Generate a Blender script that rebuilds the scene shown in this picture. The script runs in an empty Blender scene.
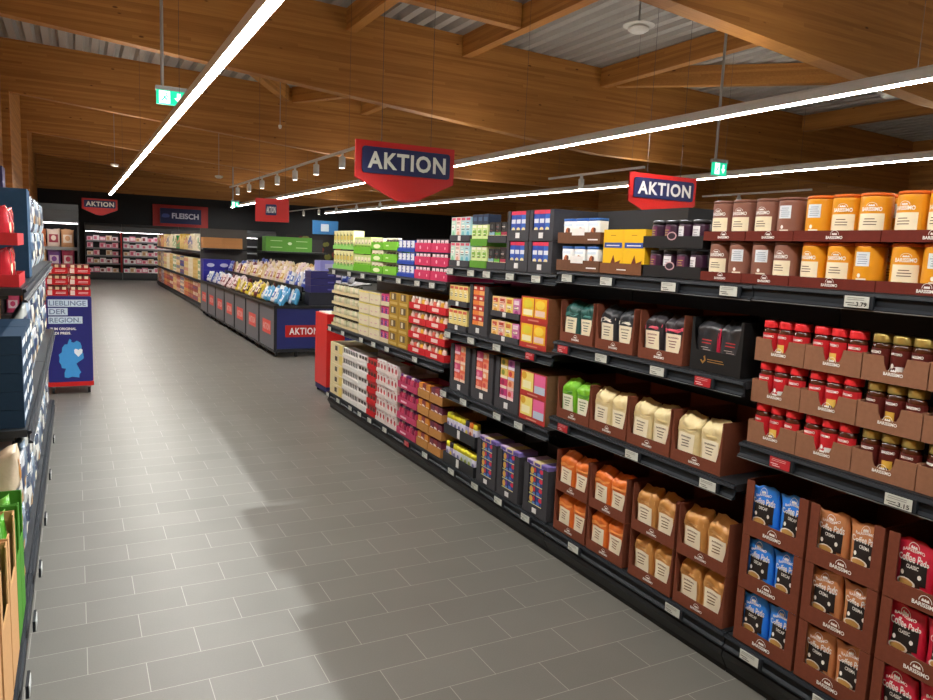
import bpy, math, random
from mathutils import Matrix, Vector
rnd = random.Random(7)
PI = math.pi
S = bpy.context.scene
COL = S.collection

# ------------------------------------------------------------------ camera, world, exposure
CAM_H = 1.6
cam_d = bpy.data.cameras.new('camera')
cam = bpy.data.objects.new('camera', cam_d); COL.objects.link(cam)
def _axes():
    cx, cy = 466.5, 350
    a = (75 - cx, 236 - cy); b = (1850 - cx, 310 - cy)
    f = math.sqrt(-(a[0]*b[0] + a[1]*b[1]))
    dy = Vector((a[0], a[1], f)).normalized()
    dx = Vector((b[0], b[1], f)); dx = (dx - dy * dx.dot(dy)).normalized()
    dz = dx.cross(dy)
    if dz.y > 0: dz = -dz
    return f, dx, dy, dz
FPX, _dx, _dy, _dz = _axes()
right = Vector((_dx.x, _dy.x, _dz.x)); down = Vector((_dx.y, _dy.y, _dz.y)); fwd = Vector((_dx.z, _dy.z, _dz.z))
m = Matrix.Identity(4)
for i in range(3):
    m[i][0] = right[i]; m[i][1] = -down[i]; m[i][2] = -fwd[i]
m[2][3] = CAM_H
cam.matrix_world = m
cam_d.sensor_width = 36; cam_d.lens = 36 * FPX / 933
cam_d.clip_start = .05; cam_d.clip_end = 200
S.camera = cam
S.view_settings.view_transform = 'Standard'; S.view_settings.look = 'None'
S.view_settings.gamma = 1; S.view_settings.use_curve_mapping = False
S.view_settings.exposure = 0.68
S.cycles.max_bounces = 6; S.cycles.diffuse_bounces = 4; S.cycles.glossy_bounces = 3
S.cycles.sample_clamp_indirect = 4
S.cycles.use_denoising = True
W = bpy.data.worlds.new('world'); S.world = W; W.use_nodes = True
W.node_tree.nodes['Background'].inputs[0].default_value = (.5, .5, .55, 1)
W.node_tree.nodes['Background'].inputs[1].default_value = .05
STRIP = 62.0        # emission of the ceiling light strips
FLOOD_W = 950.0      # floodlight under the roof behind the coffee shelves

# ------------------------------------------------------------------ materials
def lin(h):
    h = h.lstrip('#'); o = []
    for i in (0, 2, 4):
        c = int(h[i:i+2], 16) / 255
        o.append(c / 12.92 if c <= .04045 else ((c + .055) / 1.055) ** 2.4)
    return (*o, 1)
_M = {}
def mat(hexc, rough=.55, metal=0.0, kind='plain', spec=.4):
    """plain: print / paint; card: cardboard with fibre; foil: crinkled pouch film"""
    key = (hexc, rough, metal, kind)
    if key in _M: return _M[key]
    M = bpy.data.materials.new(f'{kind}_{hexc.strip("#")}'); M.use_nodes = True
    n, l = M.node_tree.nodes, M.node_tree.links
    p = n['Principled BSDF']; p.inputs['Roughness'].default_value = rough; p.inputs['Metallic'].default_value = metal
    p.inputs['Specular IOR Level'].default_value = spec
    tc = n.new('ShaderNodeTexCoord'); ns = n.new('ShaderNodeTexNoise')
    l.new(tc.outputs['Object'], ns.inputs['Vector'])
    ns.inputs['Scale'].default_value = {'plain': 25, 'card': 60, 'foil': 22}[kind]; ns.inputs['Detail'].default_value = 3
    mx = n.new('ShaderNodeMix'); mx.data_type = 'RGBA'; mx.blend_type = 'MULTIPLY'
    mx.inputs[0].default_value = {'plain': .1, 'card': .25, 'foil': .25}[kind]
    mx.inputs[6].default_value = lin(hexc)
    l.new(ns.outputs['Fac'], mx.inputs[7]); l.new(mx.outputs[2], p.inputs['Base Color'])
    if kind == 'foil':
        b = n.new('ShaderNodeBump'); b.inputs['Strength'].default_value = .5; b.inputs['Distance'].default_value = .008
        l.new(ns.outputs['Fac'], b.inputs['Height']); l.new(b.outputs['Normal'], p.inputs['Normal'])
    _M[key] = M
    return M
def card(h): return mat(h, .8, 0, 'card', .2)
def foil(h, r=.35): return mat(h, r, 0, 'foil', .5)
def emit(hexc, s, name):
    M = bpy.data.materials.new(name); M.use_nodes = True
    n, l = M.node_tree.nodes, M.node_tree.links
    p = n['Principled BSDF']; p.inputs['Base Color'].default_value = lin(hexc)
    p.inputs['Emission Color'].default_value = lin(hexc); p.inputs['Emission Strength'].default_value = s
    return M
def wood_mat(name, axis, tint=1.0):
    """glulam: 4 cm lamellas across z, grain along AXIS, dark knots"""
    M = bpy.data.materials.new(name); M.use_nodes = True
    n, l = M.node_tree.nodes, M.node_tree.links
    p = n['Principled BSDF']; p.inputs['Roughness'].default_value = .6
    tc = n.new('ShaderNodeTexCoord'); sp = n.new('ShaderNodeSeparateXYZ'); l.new(tc.outputs['Object'], sp.inputs[0])
    def math_(op, a, b):
        k = n.new('ShaderNodeMath'); k.operation = op
        for i, x in enumerate((a, b)):
            if x is None: continue
            if isinstance(x, (int, float)): k.inputs[i].default_value = x
            else: l.new(x, k.inputs[i])
        return k.outputs[0]
    lam = math_('FLOOR', math_('MULTIPLY', sp.outputs['Z'], 24), None)
    seg = math_('FLOOR', math_('ADD', math_('MULTIPLY', sp.outputs[axis], .35), math_('MULTIPLY', lam, .37)), None)
    cb = n.new('ShaderNodeCombineXYZ'); l.new(lam, cb.inputs[0]); l.new(seg, cb.inputs[1])
    wn = n.new('ShaderNodeTexWhiteNoise'); l.new(cb.outputs[0], wn.inputs['Vector'])
    mp = n.new('ShaderNodeMapping'); l.new(tc.outputs['Object'], mp.inputs[0])
    mp.inputs['Scale'].default_value = (1.2, 30, 30) if axis == 'X' else (30, 1.2, 30)
    g = n.new('ShaderNodeTexNoise'); g.inputs['Scale'].default_value = 1.5; g.inputs['Detail'].default_value = 4
    l.new(mp.outputs[0], g.inputs['Vector'])
    rp = n.new('ShaderNodeValToRGB'); l.new(math_('ADD', math_('MULTIPLY', wn.outputs['Value'], .45), math_('MULTIPLY', g.outputs['Fac'], .55)), rp.inputs[0])
    c0, c1 = lin('#97602a'), lin('#c48a44')
    rp.color_ramp.elements[0].color = tuple(x * tint for x in c0[:3]) + (1,); rp.color_ramp.elements[0].position = .15
    rp.color_ramp.elements[1].color = tuple(x * tint for x in c1[:3]) + (1,); rp.color_ramp.elements[1].position = .85
    mp2 = n.new('ShaderNodeMapping'); l.new(tc.outputs['Object'], mp2.inputs[0])
    mp2.inputs['Scale'].default_value = (1, 1, 2.6) if axis == 'X' else (1, 1, 2.6)
    vo = n.new('ShaderNodeTexVoronoi'); vo.inputs['Scale'].default_value = 2.1; l.new(mp2.outputs[0], vo.inputs['Vector'])
    kr = n.new('ShaderNodeValToRGB'); l.new(vo.outputs['Distance'], kr.inputs[0])
    kr.color_ramp.elements[0].position = .05; kr.color_ramp.elements[0].color = (.3, .22, .16, 1)
    kr.color_ramp.elements[1].position = .085; kr.color_ramp.elements[1].color = (1, 1, 1, 1)
    mx = n.new('ShaderNodeMix'); mx.data_type = 'RGBA'; mx.blend_type = 'MULTIPLY'; mx.inputs[0].default_value = 1
    l.new(rp.outputs[0], mx.inputs[6]); l.new(kr.outputs[0], mx.inputs[7]); l.new(mx.outputs[2], p.inputs['Base Color'])
    return M
def floor_mat():
    M = bpy.data.materials.new('floor_tiles'); M.use_nodes = True
    n, l = M.node_tree.nodes, M.node_tree.links
    p = n['Principled BSDF']; p.inputs['Roughness'].default_value = .42; p.inputs['Specular IOR Level'].default_value = .45
    tc = n.new('ShaderNodeTexCoord'); mp = n.new('ShaderNodeMapping'); l.new(tc.outputs['Object'], mp.inputs[0])
    mp.inputs['Location'].default_value = (20 * .3955 + 0.197, -2.85 + 40 * .2038, 0)
    br = n.new('ShaderNodeTexBrick'); l.new(mp.outputs[0], br.inputs['Vector'])
    br.inputs['Scale'].default_value = 1; br.inputs['Brick Width'].default_value = .3955; br.inputs['Row Height'].default_value = .2038
    br.inputs['Mortar Size'].default_value = .0014; br.inputs['Mortar Smooth'].default_value = .0; br.inputs['Bias'].default_value = -.1
    br.offset = .5; br.squash = 1
    br.inputs['Color1'].default_value = lin('#696862'); br.inputs['Color2'].default_value = lin('#63625c'); br.inputs['Mortar'].default_value = lin('#96948d')
    ns = n.new('ShaderNodeTexNoise'); ns.inputs['Scale'].default_value = 160; ns.inputs['Detail'].default_value = 4; l.new(tc.outputs['Object'], ns.inputs['Vector'])
    n2 = n.new('ShaderNodeTexNoise'); n2.inputs['Scale'].default_value = 3; n2.inputs['Detail'].default_value = 5; l.new(tc.outputs['Object'], n2.inputs['Vector'])
    ad = n.new('ShaderNodeMath'); ad.operation = 'ADD'; l.new(ns.outputs['Fac'], ad.inputs[0]); l.new(n2.outputs['Fac'], ad.inputs[1])
    mr = n.new('ShaderNodeMapRange'); mr.inputs[1].default_value = .4; mr.inputs[2].default_value = 1.6; mr.inputs[3].default_value = .82; mr.inputs[4].default_value = 1.12
    l.new(ad.outputs[0], mr.inputs[0])
    mx = n.new('ShaderNodeMix'); mx.data_type = 'RGBA'; mx.blend_type = 'MULTIPLY'; mx.inputs[0].default_value = 1
    l.new(br.outputs['Color'], mx.inputs[6]); l.new(mr.outputs[0], mx.inputs[7]); l.new(mx.outputs[2], p.inputs['Base Color'])
    b = n.new('ShaderNodeBump'); b.inputs['Strength'].default_value = .08; b.inputs['Distance'].default_value = .002
    l.new(ns.outputs['Fac'], b.inputs['Height']); l.new(b.outputs['Normal'], p.inputs['Normal'])
    return M

# ------------------------------------------------------------------ mesh builder
_T = {}
def text_geo(s, bold=.02):
    k = (s, bold)
    if k in _T: return _T[k]
    cu = bpy.data.curves.new('t', 'FONT'); cu.body = s; cu.size = 1; cu.align_x = 'CENTER'; cu.offset = bold
    cu.resolution_u = 3; cu.space_character = 1.12 if s == 'AKTION' else 1
    ob = bpy.data.objects.new('t', cu); COL.objects.link(ob)
    bpy.context.view_layer.update()
    me = bpy.data.meshes.new_from_object(ob.evaluated_get(bpy.context.evaluated_depsgraph_get()))
    v = [(a.co.x, a.co.y) for a in me.vertices]; f = [tuple(p.vertices) for p in me.polygons]
    bpy.data.objects.remove(ob); bpy.data.curves.remove(cu); bpy.data.meshes.remove(me)
    x0 = min(a[0] for a in v); x1 = max(a[0] for a in v); y1 = max(a[1] for a in v); y0 = min(a[1] for a in v)
    v = [((a[0] - (x0 + x1) / 2) / (x1 - x0), (a[1] - (y0 + y1) / 2) / (y1 - y0)) for a in v]
    _T[k] = (v, f); return _T[k]
def rrect(x0, z0, x1, z1, r, n=4):
    o = []
    for cx, cz, a in ((x1 - r, z0 + r, -90), (x1 - r, z1 - r, 0), (x0 + r, z1 - r, 90), (x0 + r, z0 + r, 180)):
        for i in range(n + 1):
            t = math.radians(a + 90 * i / n); o.append((cx + r * math.cos(t), cz + r * math.sin(t)))
    return o
class Ell(list): pass
def ell(cx, cz, a, b, n=16):
    e = Ell((cx + a * math.cos(2 * PI * i / n), cz + b * math.sin(2 * PI * i / n)) for i in range(n)); e.p = (cx, cz, a, b); return e
def FLAT(y):                                        # a plate facing the viewer at local y
    f = lambda x, z: (x, y, z)
    f.flat = True; return f
def SIDE(x): return lambda y, z: (x, y, z)
class MB:
    def __init__(s): s.v = []; s.f = []; s.m = []; s.mats = []; s.sm = []
    def mi(s, M):
        if M not in s.mats: s.mats.append(M)
        return s.mats.index(M)
    def face(s, pts, M, smooth=False):
        k = len(s.v); s.v += [tuple(p) for p in pts]; s.f.append(tuple(range(k, k + len(pts)))); s.m.append(s.mi(M)); s.sm.append(smooth); return s
    def mesh(s, vs, fs, M, smooth=False):
        k = len(s.v); s.v += [tuple(p) for p in vs]; i = s.mi(M)
        for f in fs: s.f.append(tuple(k + a for a in f)); s.m.append(i); s.sm.append(smooth)
        return s
    def box(s, x0, y0, z0, x1, y1, z1, M):
        v = [(x, y, z) for z in (z0, z1) for y in (y0, y1) for x in (x0, x1)]
        return s.mesh(v, [(0, 2, 3, 1), (4, 5, 7, 6), (0, 1, 5, 4), (2, 6, 7, 3), (0, 4, 6, 2), (1, 3, 7, 5)], M)
    def prism(s, poly, fa, fb, M, smooth=False):
        """polygon swept from mapping fa to mapping fb"""
        n = len(poly); v = [fa(*p) for p in poly] + [fb(*p) for p in poly]
        s.mesh(v, [tuple(range(n))[::-1], tuple(range(n, 2 * n))], M)
        k = len(s.v) - 2 * n; i = s.mi(M)
        for a in range(n):
            b = (a + 1) % n; s.f.append((k + a, k + b, k + n + b, k + n + a)); s.m.append(i); s.sm.append(smooth)
        return s
    def plate(s, poly, y0, y1, M): return s.prism(poly, FLAT(y0), FLAT(y1), M)
    def decal(s, poly, mp, M):
        if isinstance(poly, Ell) and not hasattr(mp, 'flat'):      # on a curved front: follow the surface
            cx, cz, a, b = poly.p
            return s.grid(-1, 1, -.97, .97, lambda u, t: mp(cx + a * u * math.sqrt(max(0, 1 - t * t)), cz + b * t), M, 6, 6)
        return s.face([mp(*p) for p in poly], M)
    def grid(s, u0, u1, v0, v1, mp, M, nu=6, nv=4, smooth=True):
        vs = [mp(u0 + (u1 - u0) * i / nu, v0 + (v1 - v0) * j / nv) for j in range(nv + 1) for i in range(nu + 1)]
        return s.mesh(vs, [(j * (nu + 1) + i, j * (nu + 1) + i + 1, (j + 1) * (nu + 1) + i + 1, (j + 1) * (nu + 1) + i) for j in range(nv) for i in range(nu)], M, smooth)
    def text(s, t, mp, cx, cz, w, h, M, bold=.02, shear=0):
        v, f = text_geo(t, bold)
        return s.mesh([mp(cx + a * w + shear * b * h, cz + b * h) for a, b in v], f, M)
    def lathe(s, prof, M, n=16, cx=0, cy=0, cap=True):
        """prof: list of (r, z) ; M one material or one per segment"""
        k = len(s.v); m_ = len(prof)
        for r, z in prof:
            for i in range(n): s.v.append((cx + r * math.cos(2 * PI * i / n), cy + r * math.sin(2 * PI * i / n), z))
        for j in range(m_ - 1):
            mm = s.mi(M[j] if isinstance(M, list) else M)
            for i in range(n):
                b = (i + 1) % n; s.f.append((k + j*n + i, k + j*n + b, k + (j+1)*n + b, k + (j+1)*n + i)); s.m.append(mm); s.sm.append(True)
        if cap:
            s.f.append(tuple(k + i for i in range(n))[::-1]); s.m.append(s.mi(M[0] if isinstance(M, list) else M)); s.sm.append(False)
            s.f.append(tuple(k + (m_-1)*n + i for i in range(n))); s.m.append(s.mi(M[-1] if isinstance(M, list) else M)); s.sm.append(False)
        return s
    def bar(s, a, b, w, M, n=6):
        a, b = Vector(a), Vector(b); d = (b - a).normalized()
        u = d.orthogonal().normalized(); q = d.cross(u)
        v = [p + (u * math.cos(2*PI*i/n) + q * math.sin(2*PI*i/n)) * w for p in (a, b) for i in range(n)]
        return s.mesh(v, [(i, (i+1) % n, n + (i+1) % n, n + i) for i in range(n)] + [tuple(range(n))[::-1], tuple(range(n, 2*n))], M)
    def build(s, name, parent=None):
        me = bpy.data.meshes.new(name); me.from_pydata(s.v, [], s.f)
        for M in s.mats: me.materials.append(M)
        me.polygons.foreach_set('material_index', s.m); me.polygons.foreach_set('use_smooth', s.sm); me.update()
        o = bpy.data.objects.new(name, me); COL.objects.link(o)
        if parent: o.parent = parent
        return o
def empty(name):
    o = bpy.data.objects.new(name, None); o.empty_display_size = .05; COL.objects.link(o); return o
def tag(o, label, cat, group=None):
    o['label'] = label; o['category'] = cat
    if group: o['group'] = group
    return o
def struct(o, label=None):
    o['kind'] = 'structure'
    if label: o['label'] = label
    return o
def copy_tree(o, parent=None):
    c = o.copy(); COL.objects.link(c)
    if parent: c.parent = parent
    for ch in list(o.children): copy_tree(ch, c)
    return c
_used = set()
def place(proto, loc, rz, label, cat, group=None, tilt=(0, 0), sc=1):
    o = proto
    if proto.name in _used: o = copy_tree(proto)
    else: _used.add(proto.name)
    o.location = loc; o.rotation_euler = (tilt[0], tilt[1], rz)
    if sc != 1: o.scale = (sc, sc, sc) if not isinstance(sc, tuple) else sc
    for k in ('group',):
        if k in o: del o[k]
    return tag(o, label, cat, group)
ORD = ['first', 'second', 'third', 'fourth', 'fifth', 'sixth', 'seventh', 'eighth', 'ninth', 'tenth', 'eleventh', 'twelfth']
def ordw(n):
    if n < 12: return ORD[n]
    n += 1; teen = {13: 'thirteenth', 14: 'fourteenth', 15: 'fifteenth', 16: 'sixteenth', 17: 'seventeenth', 18: 'eighteenth', 19: 'nineteenth', 20: 'twentieth', 30: 'thirtieth', 40: 'fortieth'}
    if n in teen: return teen[n]
    return {2: 'twenty', 3: 'thirty', 4: 'forty'}[n // 10] + '-' + ORD[n % 10 - 1]
def tier(i, n): return 'bottom' if i == 0 and n > 1 else 'top' if i == n - 1 else 'middle' if n == 3 else ORD[i]
def nth(i, n):
    if n == 1: return 'only'
    return 'leftmost' if i == 0 else 'rightmost' if i == n - 1 else 'middle' if n == 3 else ORD[i]

BLACK = mat('#17191c', .45); SHELF = mat('#25292d', .4); RAIL = mat('#1f242a', .6, 0, 'plain', .25); PLINTH = mat('#141618', .5)
WHITE = mat('#f2f1ec', .5); INK = mat('#1b1b1e', .5); DARKCASE = card('#45454a'); GREY = mat('#8f9396', .4, .6)
BROWN = card('#7a4330'); BROWN2 = card('#93684f'); MAROON = card('#6b2a20'); CREAM = mat('#f3e8c9', .5)
RED = mat('#b8140f', .5); NAVY = mat('#141a4c', .5); STEEL = mat('#b9bcbe', .3, .9)

# ------------------------------------------------------------------ setting
o = MB().box(-1.3, -6, -.1, 18.2, 32.3, 0, floor_mat()).build('floor'); struct(o, 'grey rectangular floor tiles in running bond')
WX, WY = wood_mat('glulam_x', 'X'), wood_mat('glulam_y', 'Y')
DECK = mat('#b9b7b4', .5, .2)
def deck_z(x): return 5.30 - .032 * x
b = MB(); pts = []; x = -1.3
while x < 18.2:
    pts += [(x, 0), (x + .12, 0), (x + .16, .1), (x + .24, .1)]; x += .28
vs = [(a, y, deck_z(a) + c) for y in (-6, 32.3) for a, c in pts]; n = len(pts)
b.mesh(vs, [(i, i + 1, n + i + 1, n + i) for i in range(n - 1)], DECK)
b.box(-1.3, -6, 5.6, 18.2, 32.3, 5.7, DECK)
struct(b.build('ceiling'), 'grey corrugated metal roof deck')
def under(x): return max(3.5, 4.24 - .086 * x)
for k, yb in enumerate((-.9, 5.15, 11.2, 17.3, 23.4, 29.5)):
    xs = [-1.2, 0, 2, 4, 6, 8, 8.6, 10, 13, 18.1]
    poly = [(a, under(a)) for a in xs] + [(a, deck_z(a) - .005) for a in reversed(xs)]
    o = MB().prism(poly, FLAT(yb), FLAT(yb + .2), WX).build('ceiling_beam'); struct(o, 'deep glued laminated timber roof beam')
for yb in (5.15, 11.2, 17.3, 23.4):
    o = MB().box(-1.24, yb - .1, 0, -1.06, yb + .3, under(-1.06), WY).build('wall_pillar'); struct(o, 'timber pillar under roof beam')
def wall(name, x0, y0, z0, x1, y1, z1, M): return struct(MB().box(x0, y0, z0, x1, y1, z1, M).build(name))
DARK = mat('#1d1f22', .7)
wall('wall_left', -1.35, -6, 0, -1.2, 32.3, 5.6, WY)
wall('wall_right', 18.1, -6, 0, 18.3, 32.3, 5.6, WY)
wall('wall_rear', -1.3, -6.2, 0, 18.2, -6, 5.6, DARK)
wall('wall_front', -1.3, 32.1, 0, 18.2, 32.3, 3.32, DARK)
wall('wall_front_upper', -1.3, 32.1, 3.32, 18.2, 32.3, 5.6, WX)
# purlins and diagonal braces between the beams
def purlin(a, b_, w=.16, h=.33):
    a, b_ = Vector((a[0], a[1], deck_z(a[0]) - .01)), Vector((b_[0], b_[1], deck_z(b_[0]) - .01))
    d = (b_ - a); s_ = Vector((-d.y, d.x, 0)).normalized() * w / 2; dn = Vector((0, 0, -h))
    v = [a + s_, a - s_, b_ - s_, b_ + s_]; v += [p + dn for p in v]
    o = MB().mesh(v, [(0, 1, 2, 3), (7, 6, 5, 4), (0, 4, 5, 1), (2, 6, 7, 3), (1, 5, 6, 2), (0, 3, 7, 4)], WY).build('ceiling_purlin'); struct(o, 'timber purlin between roof beams')
for px in (3.78, 5.76, 8.6, 14.1): purlin((px, 5.37), (px, 11.18))
purlin((8.75, 11.0), (13.6, 5.6)); purlin((.5, 9.4), (5.65, 9.4))
for px in (6.2, 12): purlin((px, 11.42), (px, 17.28)); purlin((px, -.68), (px, 5.13)); purlin((px, 17.52), (px, 23.38))
purlin((4.3, 17.2), (2.2, 13.5)); purlin((4.5, 17.2), (6.0, 14.2))

# ------------------------------------------------------------------ ceiling lights, tracks, hung fittings
DIFF = emit('#fffaf3', STRIP, 'strip_diffuser'); ADDED_GLOW = emit('#fff4e4', 20.0, 'added_strip_glow')  # second one is an added upward glow, not part of the strips
LAMPGREY = mat('#a9acae', .4, .2); WHITEP = mat('#e4e4e0', .4); CABLE = mat('#4c4f52', .5, .3)
def cables(mb, pts, z0): [mb.bar((px, py, z0), (px, py, deck_z(px) + .05), .0022, CABLE, 5) for px, py in pts]
def strip(x, y0, y1, label):
    t = empty('strip_light'); t.location = (x, y0, 3.0)
    L = y1 - y0
    MB().plate([(-.045, .006), (-.05, .075), (-.03, .1), (.03, .1), (.05, .075), (.045, .006)], 0, L, mat('#e6e8e8', .4)).build('housing', t)
    b = MB(); b.plate([(-.034, 0), (-.034, .004), (.034, .004), (.034, 0)], .01, L - .01, DIFF); b.build('diffuser', t)
    MB().box(-.022, .01, .1004, .022, L - .01, .1007, ADDED_GLOW).build('added_top_glow', t)  # added glowing strip to brighten the roof deck and beam undersides
    y = 1.0
    while y < L:
        MB().bar((0, y, .1), (0, y, deck_z(x) - 3.0), .0022, CABLE, 5).build('suspension_cable', t); y += 5.5
    tag(t, label, 'ceiling light', 'light strips along the aisles')
strip(1.065, -3, 27.4, 'bright LED strip hanging over the tiled aisle, steepest and nearest of the strips')
strip(5.6, -3, 31, 'long LED strip passing behind the big red AKTION sign')
strip(9.5, -3, 31.0, 'long LED strip passing behind the smaller red AKTION sign, furthest right')
LENS = emit('#fff6e6', 6, 'spot_lens')
def track(x, y0, y1, heads, label):
    t = empty('track_light'); t.location = (x, y0, 3.0)
    MB().box(-.02, 0, 0, .02, y1 - y0, .035, WHITEP).build('rail', t)
    for hy in (.3, y1 - y0 - .3): MB().bar((0, hy, .035), (0, hy, deck_z(x) - 2.95), .0022, CABLE, 5).build('suspension_cable', t)
    for hy in heads:
        b = MB(); b.lathe([(.05, -.22), (.05, -.06), (.035, -.05)], WHITEP, 12, 0, hy - y0); b.box(-.012, hy - y0 - .03, -.05, .012, hy - y0 + .03, -.001, WHITEP)
        h = b.build('spot_head', t)
        MB().lathe([(.04, -.2215), (.04, -.2205)], LENS, 12, 0, hy - y0).build('lens', h)
    return tag(t, label, 'spotlight track', 'spotlight tracks')
track(3.58, 10.3, 20.0, [10.9 + 1.35 * i for i in range(7)], 'white spotlight track with seven spots running toward the red sign over the bins')
track(7.8, 9.0, 11.6, [10.6], 'short white track with one spot between the two AKTION signs')
track(12.1, 9.3, 12.0, [11.0], 'short white track above the brown canisters')
track(8.1, 19.5, 32.0, [21 + 2.1 * i for i in range(5)], 'white spotlight track far off above the blue sign')
t = empty('ceiling_floodlight'); t.location = (3.75, 4.5, 3.86)
MB().lathe([(.05, .16), (.11, .12), (.12, 0)], WHITEP, 16).build('housing', t)
MB().bar((0, 0, .15), (0, 0, deck_z(3.75) - 3.82), .02, LAMPGREY, 8).build('stem', t)
tag(t, 'white floodlight hung under the roof over the neighbouring aisle', 'ceiling light')
sp = bpy.data.lights.new('flood_lamp', 'SPOT'); sp.energy = FLOOD_W; sp.spot_size = math.radians(94); sp.spot_blend = .6; sp.shadow_soft_size = .035; sp.color = (.93, .97, 1)
so = bpy.data.objects.new('flood_lamp', sp); COL.objects.link(so); so.parent = t; so.location = (0, 0, -.03)
so.rotation_euler = (0, math.radians(38), 0)
def hung(name, label, cat, x, y, z, r, long=0):
    t = empty(name); t.location = (x, y, z)
    MB().lathe([(r*.6, -.03), (r, 0), (r, .03), (r*.5, .04)], WHITEP, 16).build('housing', t)
    if long: MB().lathe([(r * 1.5, .05), (r * 1.5, .06)], WHITEP, 18).build('mounting_plate', t)
    MB().bar((0, 0, .04), (0, 0, deck_z(x) - z + .05), .012 if long else .005, LAMPGREY).build('stem', t)
    tag(t, label, cat)
hung('smoke_detector', 'round white smoke detector on a stem beneath the corrugated roof', 'smoke detector', 6.25, 7.5, 4.42, .13, 1)
hung('smoke_detector', 'round white smoke detector near the timber purlin at upper right', 'smoke detector', 10.9, 7.2, 4.2, .12, 1)
hung('pendant_sensor', 'thin white sensor hanging before the second timber beam', 'sensor', 3.35, 13.8, 3.72, .03)
hung('pendant_sensor', 'small round white sensor hanging far left beyond the exit sign', 'sensor', .98, 22, 3.5, .1)
hung('pendant_sensor', 'small round white sensor hanging above the row of spots', 'sensor', 3.3, 20, 3.25, .1)
hung('pendant_sensor', 'small white sensor hanging above the AKTION sign on the right', 'sensor', 9.6, 11.5, 3.62, .1)
# exit signs
GREEN = emit('#0fb489', .9, 'exit_green'); EXW = emit('#eefff8', 1.0, 'exit_white')
def exit_sign(x, y, z, w, h, label):
    t = empty('exit_sign'); t.location = (x, y, z)
    MB().box(-w/2, 0, 0, w/2, .05, h, GREEN).build('light_panel', t)
    MB().box(-w/2 - .01, -.01, h, w/2 + .01, .07, h + .05, LAMPGREY).build('housing', t)
    mp = FLAT(-.003); b = MB()
    b.decal([(-w*.42, h*.06), (-w*.06, h*.06), (-w*.06, h*.94), (-w*.42, h*.94)], mp, EXW)
    mp2 = FLAT(-.005)
    for pl in ([(-.3, .5), (-.22, .62), (-.17, .58), (-.25, .45)], [(-.26, .45), (-.2, .5), (-.12, .3), (-.17, .28)], [(-.26, .47), (-.22, .44), (-.32, .22), (-.38, .24)], [(-.21, .6), (-.13, .5), (-.1, .54), (-.18, .66)]):
        b.decal([(a * w, c * h) for a, c in pl], mp2, GREEN)
    b.decal(ell(-.17 * w, .74 * h, .03 * w, .07 * h, 8), mp2, GREEN)
    b.decal([(w*.17, h*.85), (w*.17, h*.5), (w*.08, h*.5), (w*.23, h*.15), (w*.38, h*.5), (w*.29, h*.5), (w*.29, h*.85)], mp, EXW)
    b.build('pictogram', t)
    MB().bar((-w*.3, .03, h + .05), (-w*.3, .03, deck_z(x) - z - .02), .02, LAMPGREY, 8).build('stem', t)
    tag(t, label, 'exit sign', None)
exit_sign(1.13, 10.3, 3.30, .36, .17, 'green running-man exit sign with down arrow beside the brightest strip light')
exit_sign(8.42, 8.05, 2.88, .26, .18, 'small green exit sign above the right AKTION sign, hung from a long pole')
exit_sign(4.82, 26, 2.8, .24, .17, 'tiny far green exit sign at the end of the long strip light')
# hanging signs
def shield(x, y, z, w, h, label):
    t = empty('hanging_sign'); t.location = (x, y, z)
    hw = w / 2; k = h / .535
    MB().plate([(-hw, .2*k), (-.1*w, 0.012*k), (0, 0), (.1*w, .012*k), (hw, .2*k), (hw, .535*k), (-hw, .535*k)], 0, .02, RED).build('board', t)
    b = MB(); b.plate(rrect(-hw*.88, .245*k, hw*.9, .482*k, .03*k), -.012, -.001, NAVY)
    b.text('AKTION', FLAT(-.015), .008*w, .364*k, w*.79, .155*k, mat('#d9d6cf', .5), .03); b.build('name_plate', t)
    for sx in (-.5, .5): MB().bar((hw*sx, .01, .535*k), (hw*sx, .01, deck_z(x) - z + .05), .0022, CABLE, 5).build('suspension_cable', t)
    tag(t, label, 'sign', 'shield-shaped AKTION signs')
shield(2.76, 6.5, 2.04, 1.0, .535, 'large red shield sign AKTION hanging left of centre')
shield(5.94, 6.5, 2.06, 1.0, .5, 'red shield sign AKTION hanging above the dark purple jars')
shield(.78, 28.6, 2.34, 1.1, .56, 'small far red shield sign AKTION before the chiller wall')
# red turned sign over the bins, blue sign, wall sign
t = empty('hanging_sign'); t.location = (2.75, 11.8, 1.95)
MB().box(-.26, 0, 0, .26, .02, .36, RED).build('board', t)
b = MB(); b.plate(rrect(-.1, .1, .07, .27, .02), -.012, -.001, NAVY); b.text('AKTION', FLAT(-.014), -.015, .185, .14, .1, mat('#d9d6cf'), .03); b.build('name_plate', t)
for sx in (-.2, .2): MB().bar((sx, .01, .36), (sx, .01, 3.4), .0022, CABLE, 5).build('suspension_cable', t)
t.rotation_euler = (0, 0, math.radians(-24)); tag(t, 'red rectangular sign hanging turned over the promotional bins', 'sign')
t = empty('hanging_sign'); t.location = (6.13, 20, 1.93)
MB().box(-.36, 0, 0, .36, .02, .37, mat('#2f6fa5')).build('board', t)
b = MB(); b.plate([(-.13, .08), (.09, .08), (.09, .28), (-.13, .28)], -.012, -.001, mat('#b8c4cc')); b.build('name_plate', t)
for sx in (-.3, .3): MB().bar((sx, .01, .37), (sx, .01, 3.3), .0022, CABLE, 5).build('suspension_cable', t)
tag(t, 'blue rectangular sign with pale centre plate hanging before the dark wall', 'sign')
t = empty('wall_sign'); t.location = (3.8, 31.98, 2.14)
MB().box(-1.05, .05, 0, 1.05, .1, .85, mat('#a52a28')).build('board', t)
b = MB(); b.box(-.78, 0, .12, .78, .049, .72, NAVY); b.text('FLEISCH', FLAT(-.006), .17, .43, 1.02, .22, mat('#c9cbe0'), .03)
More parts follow.
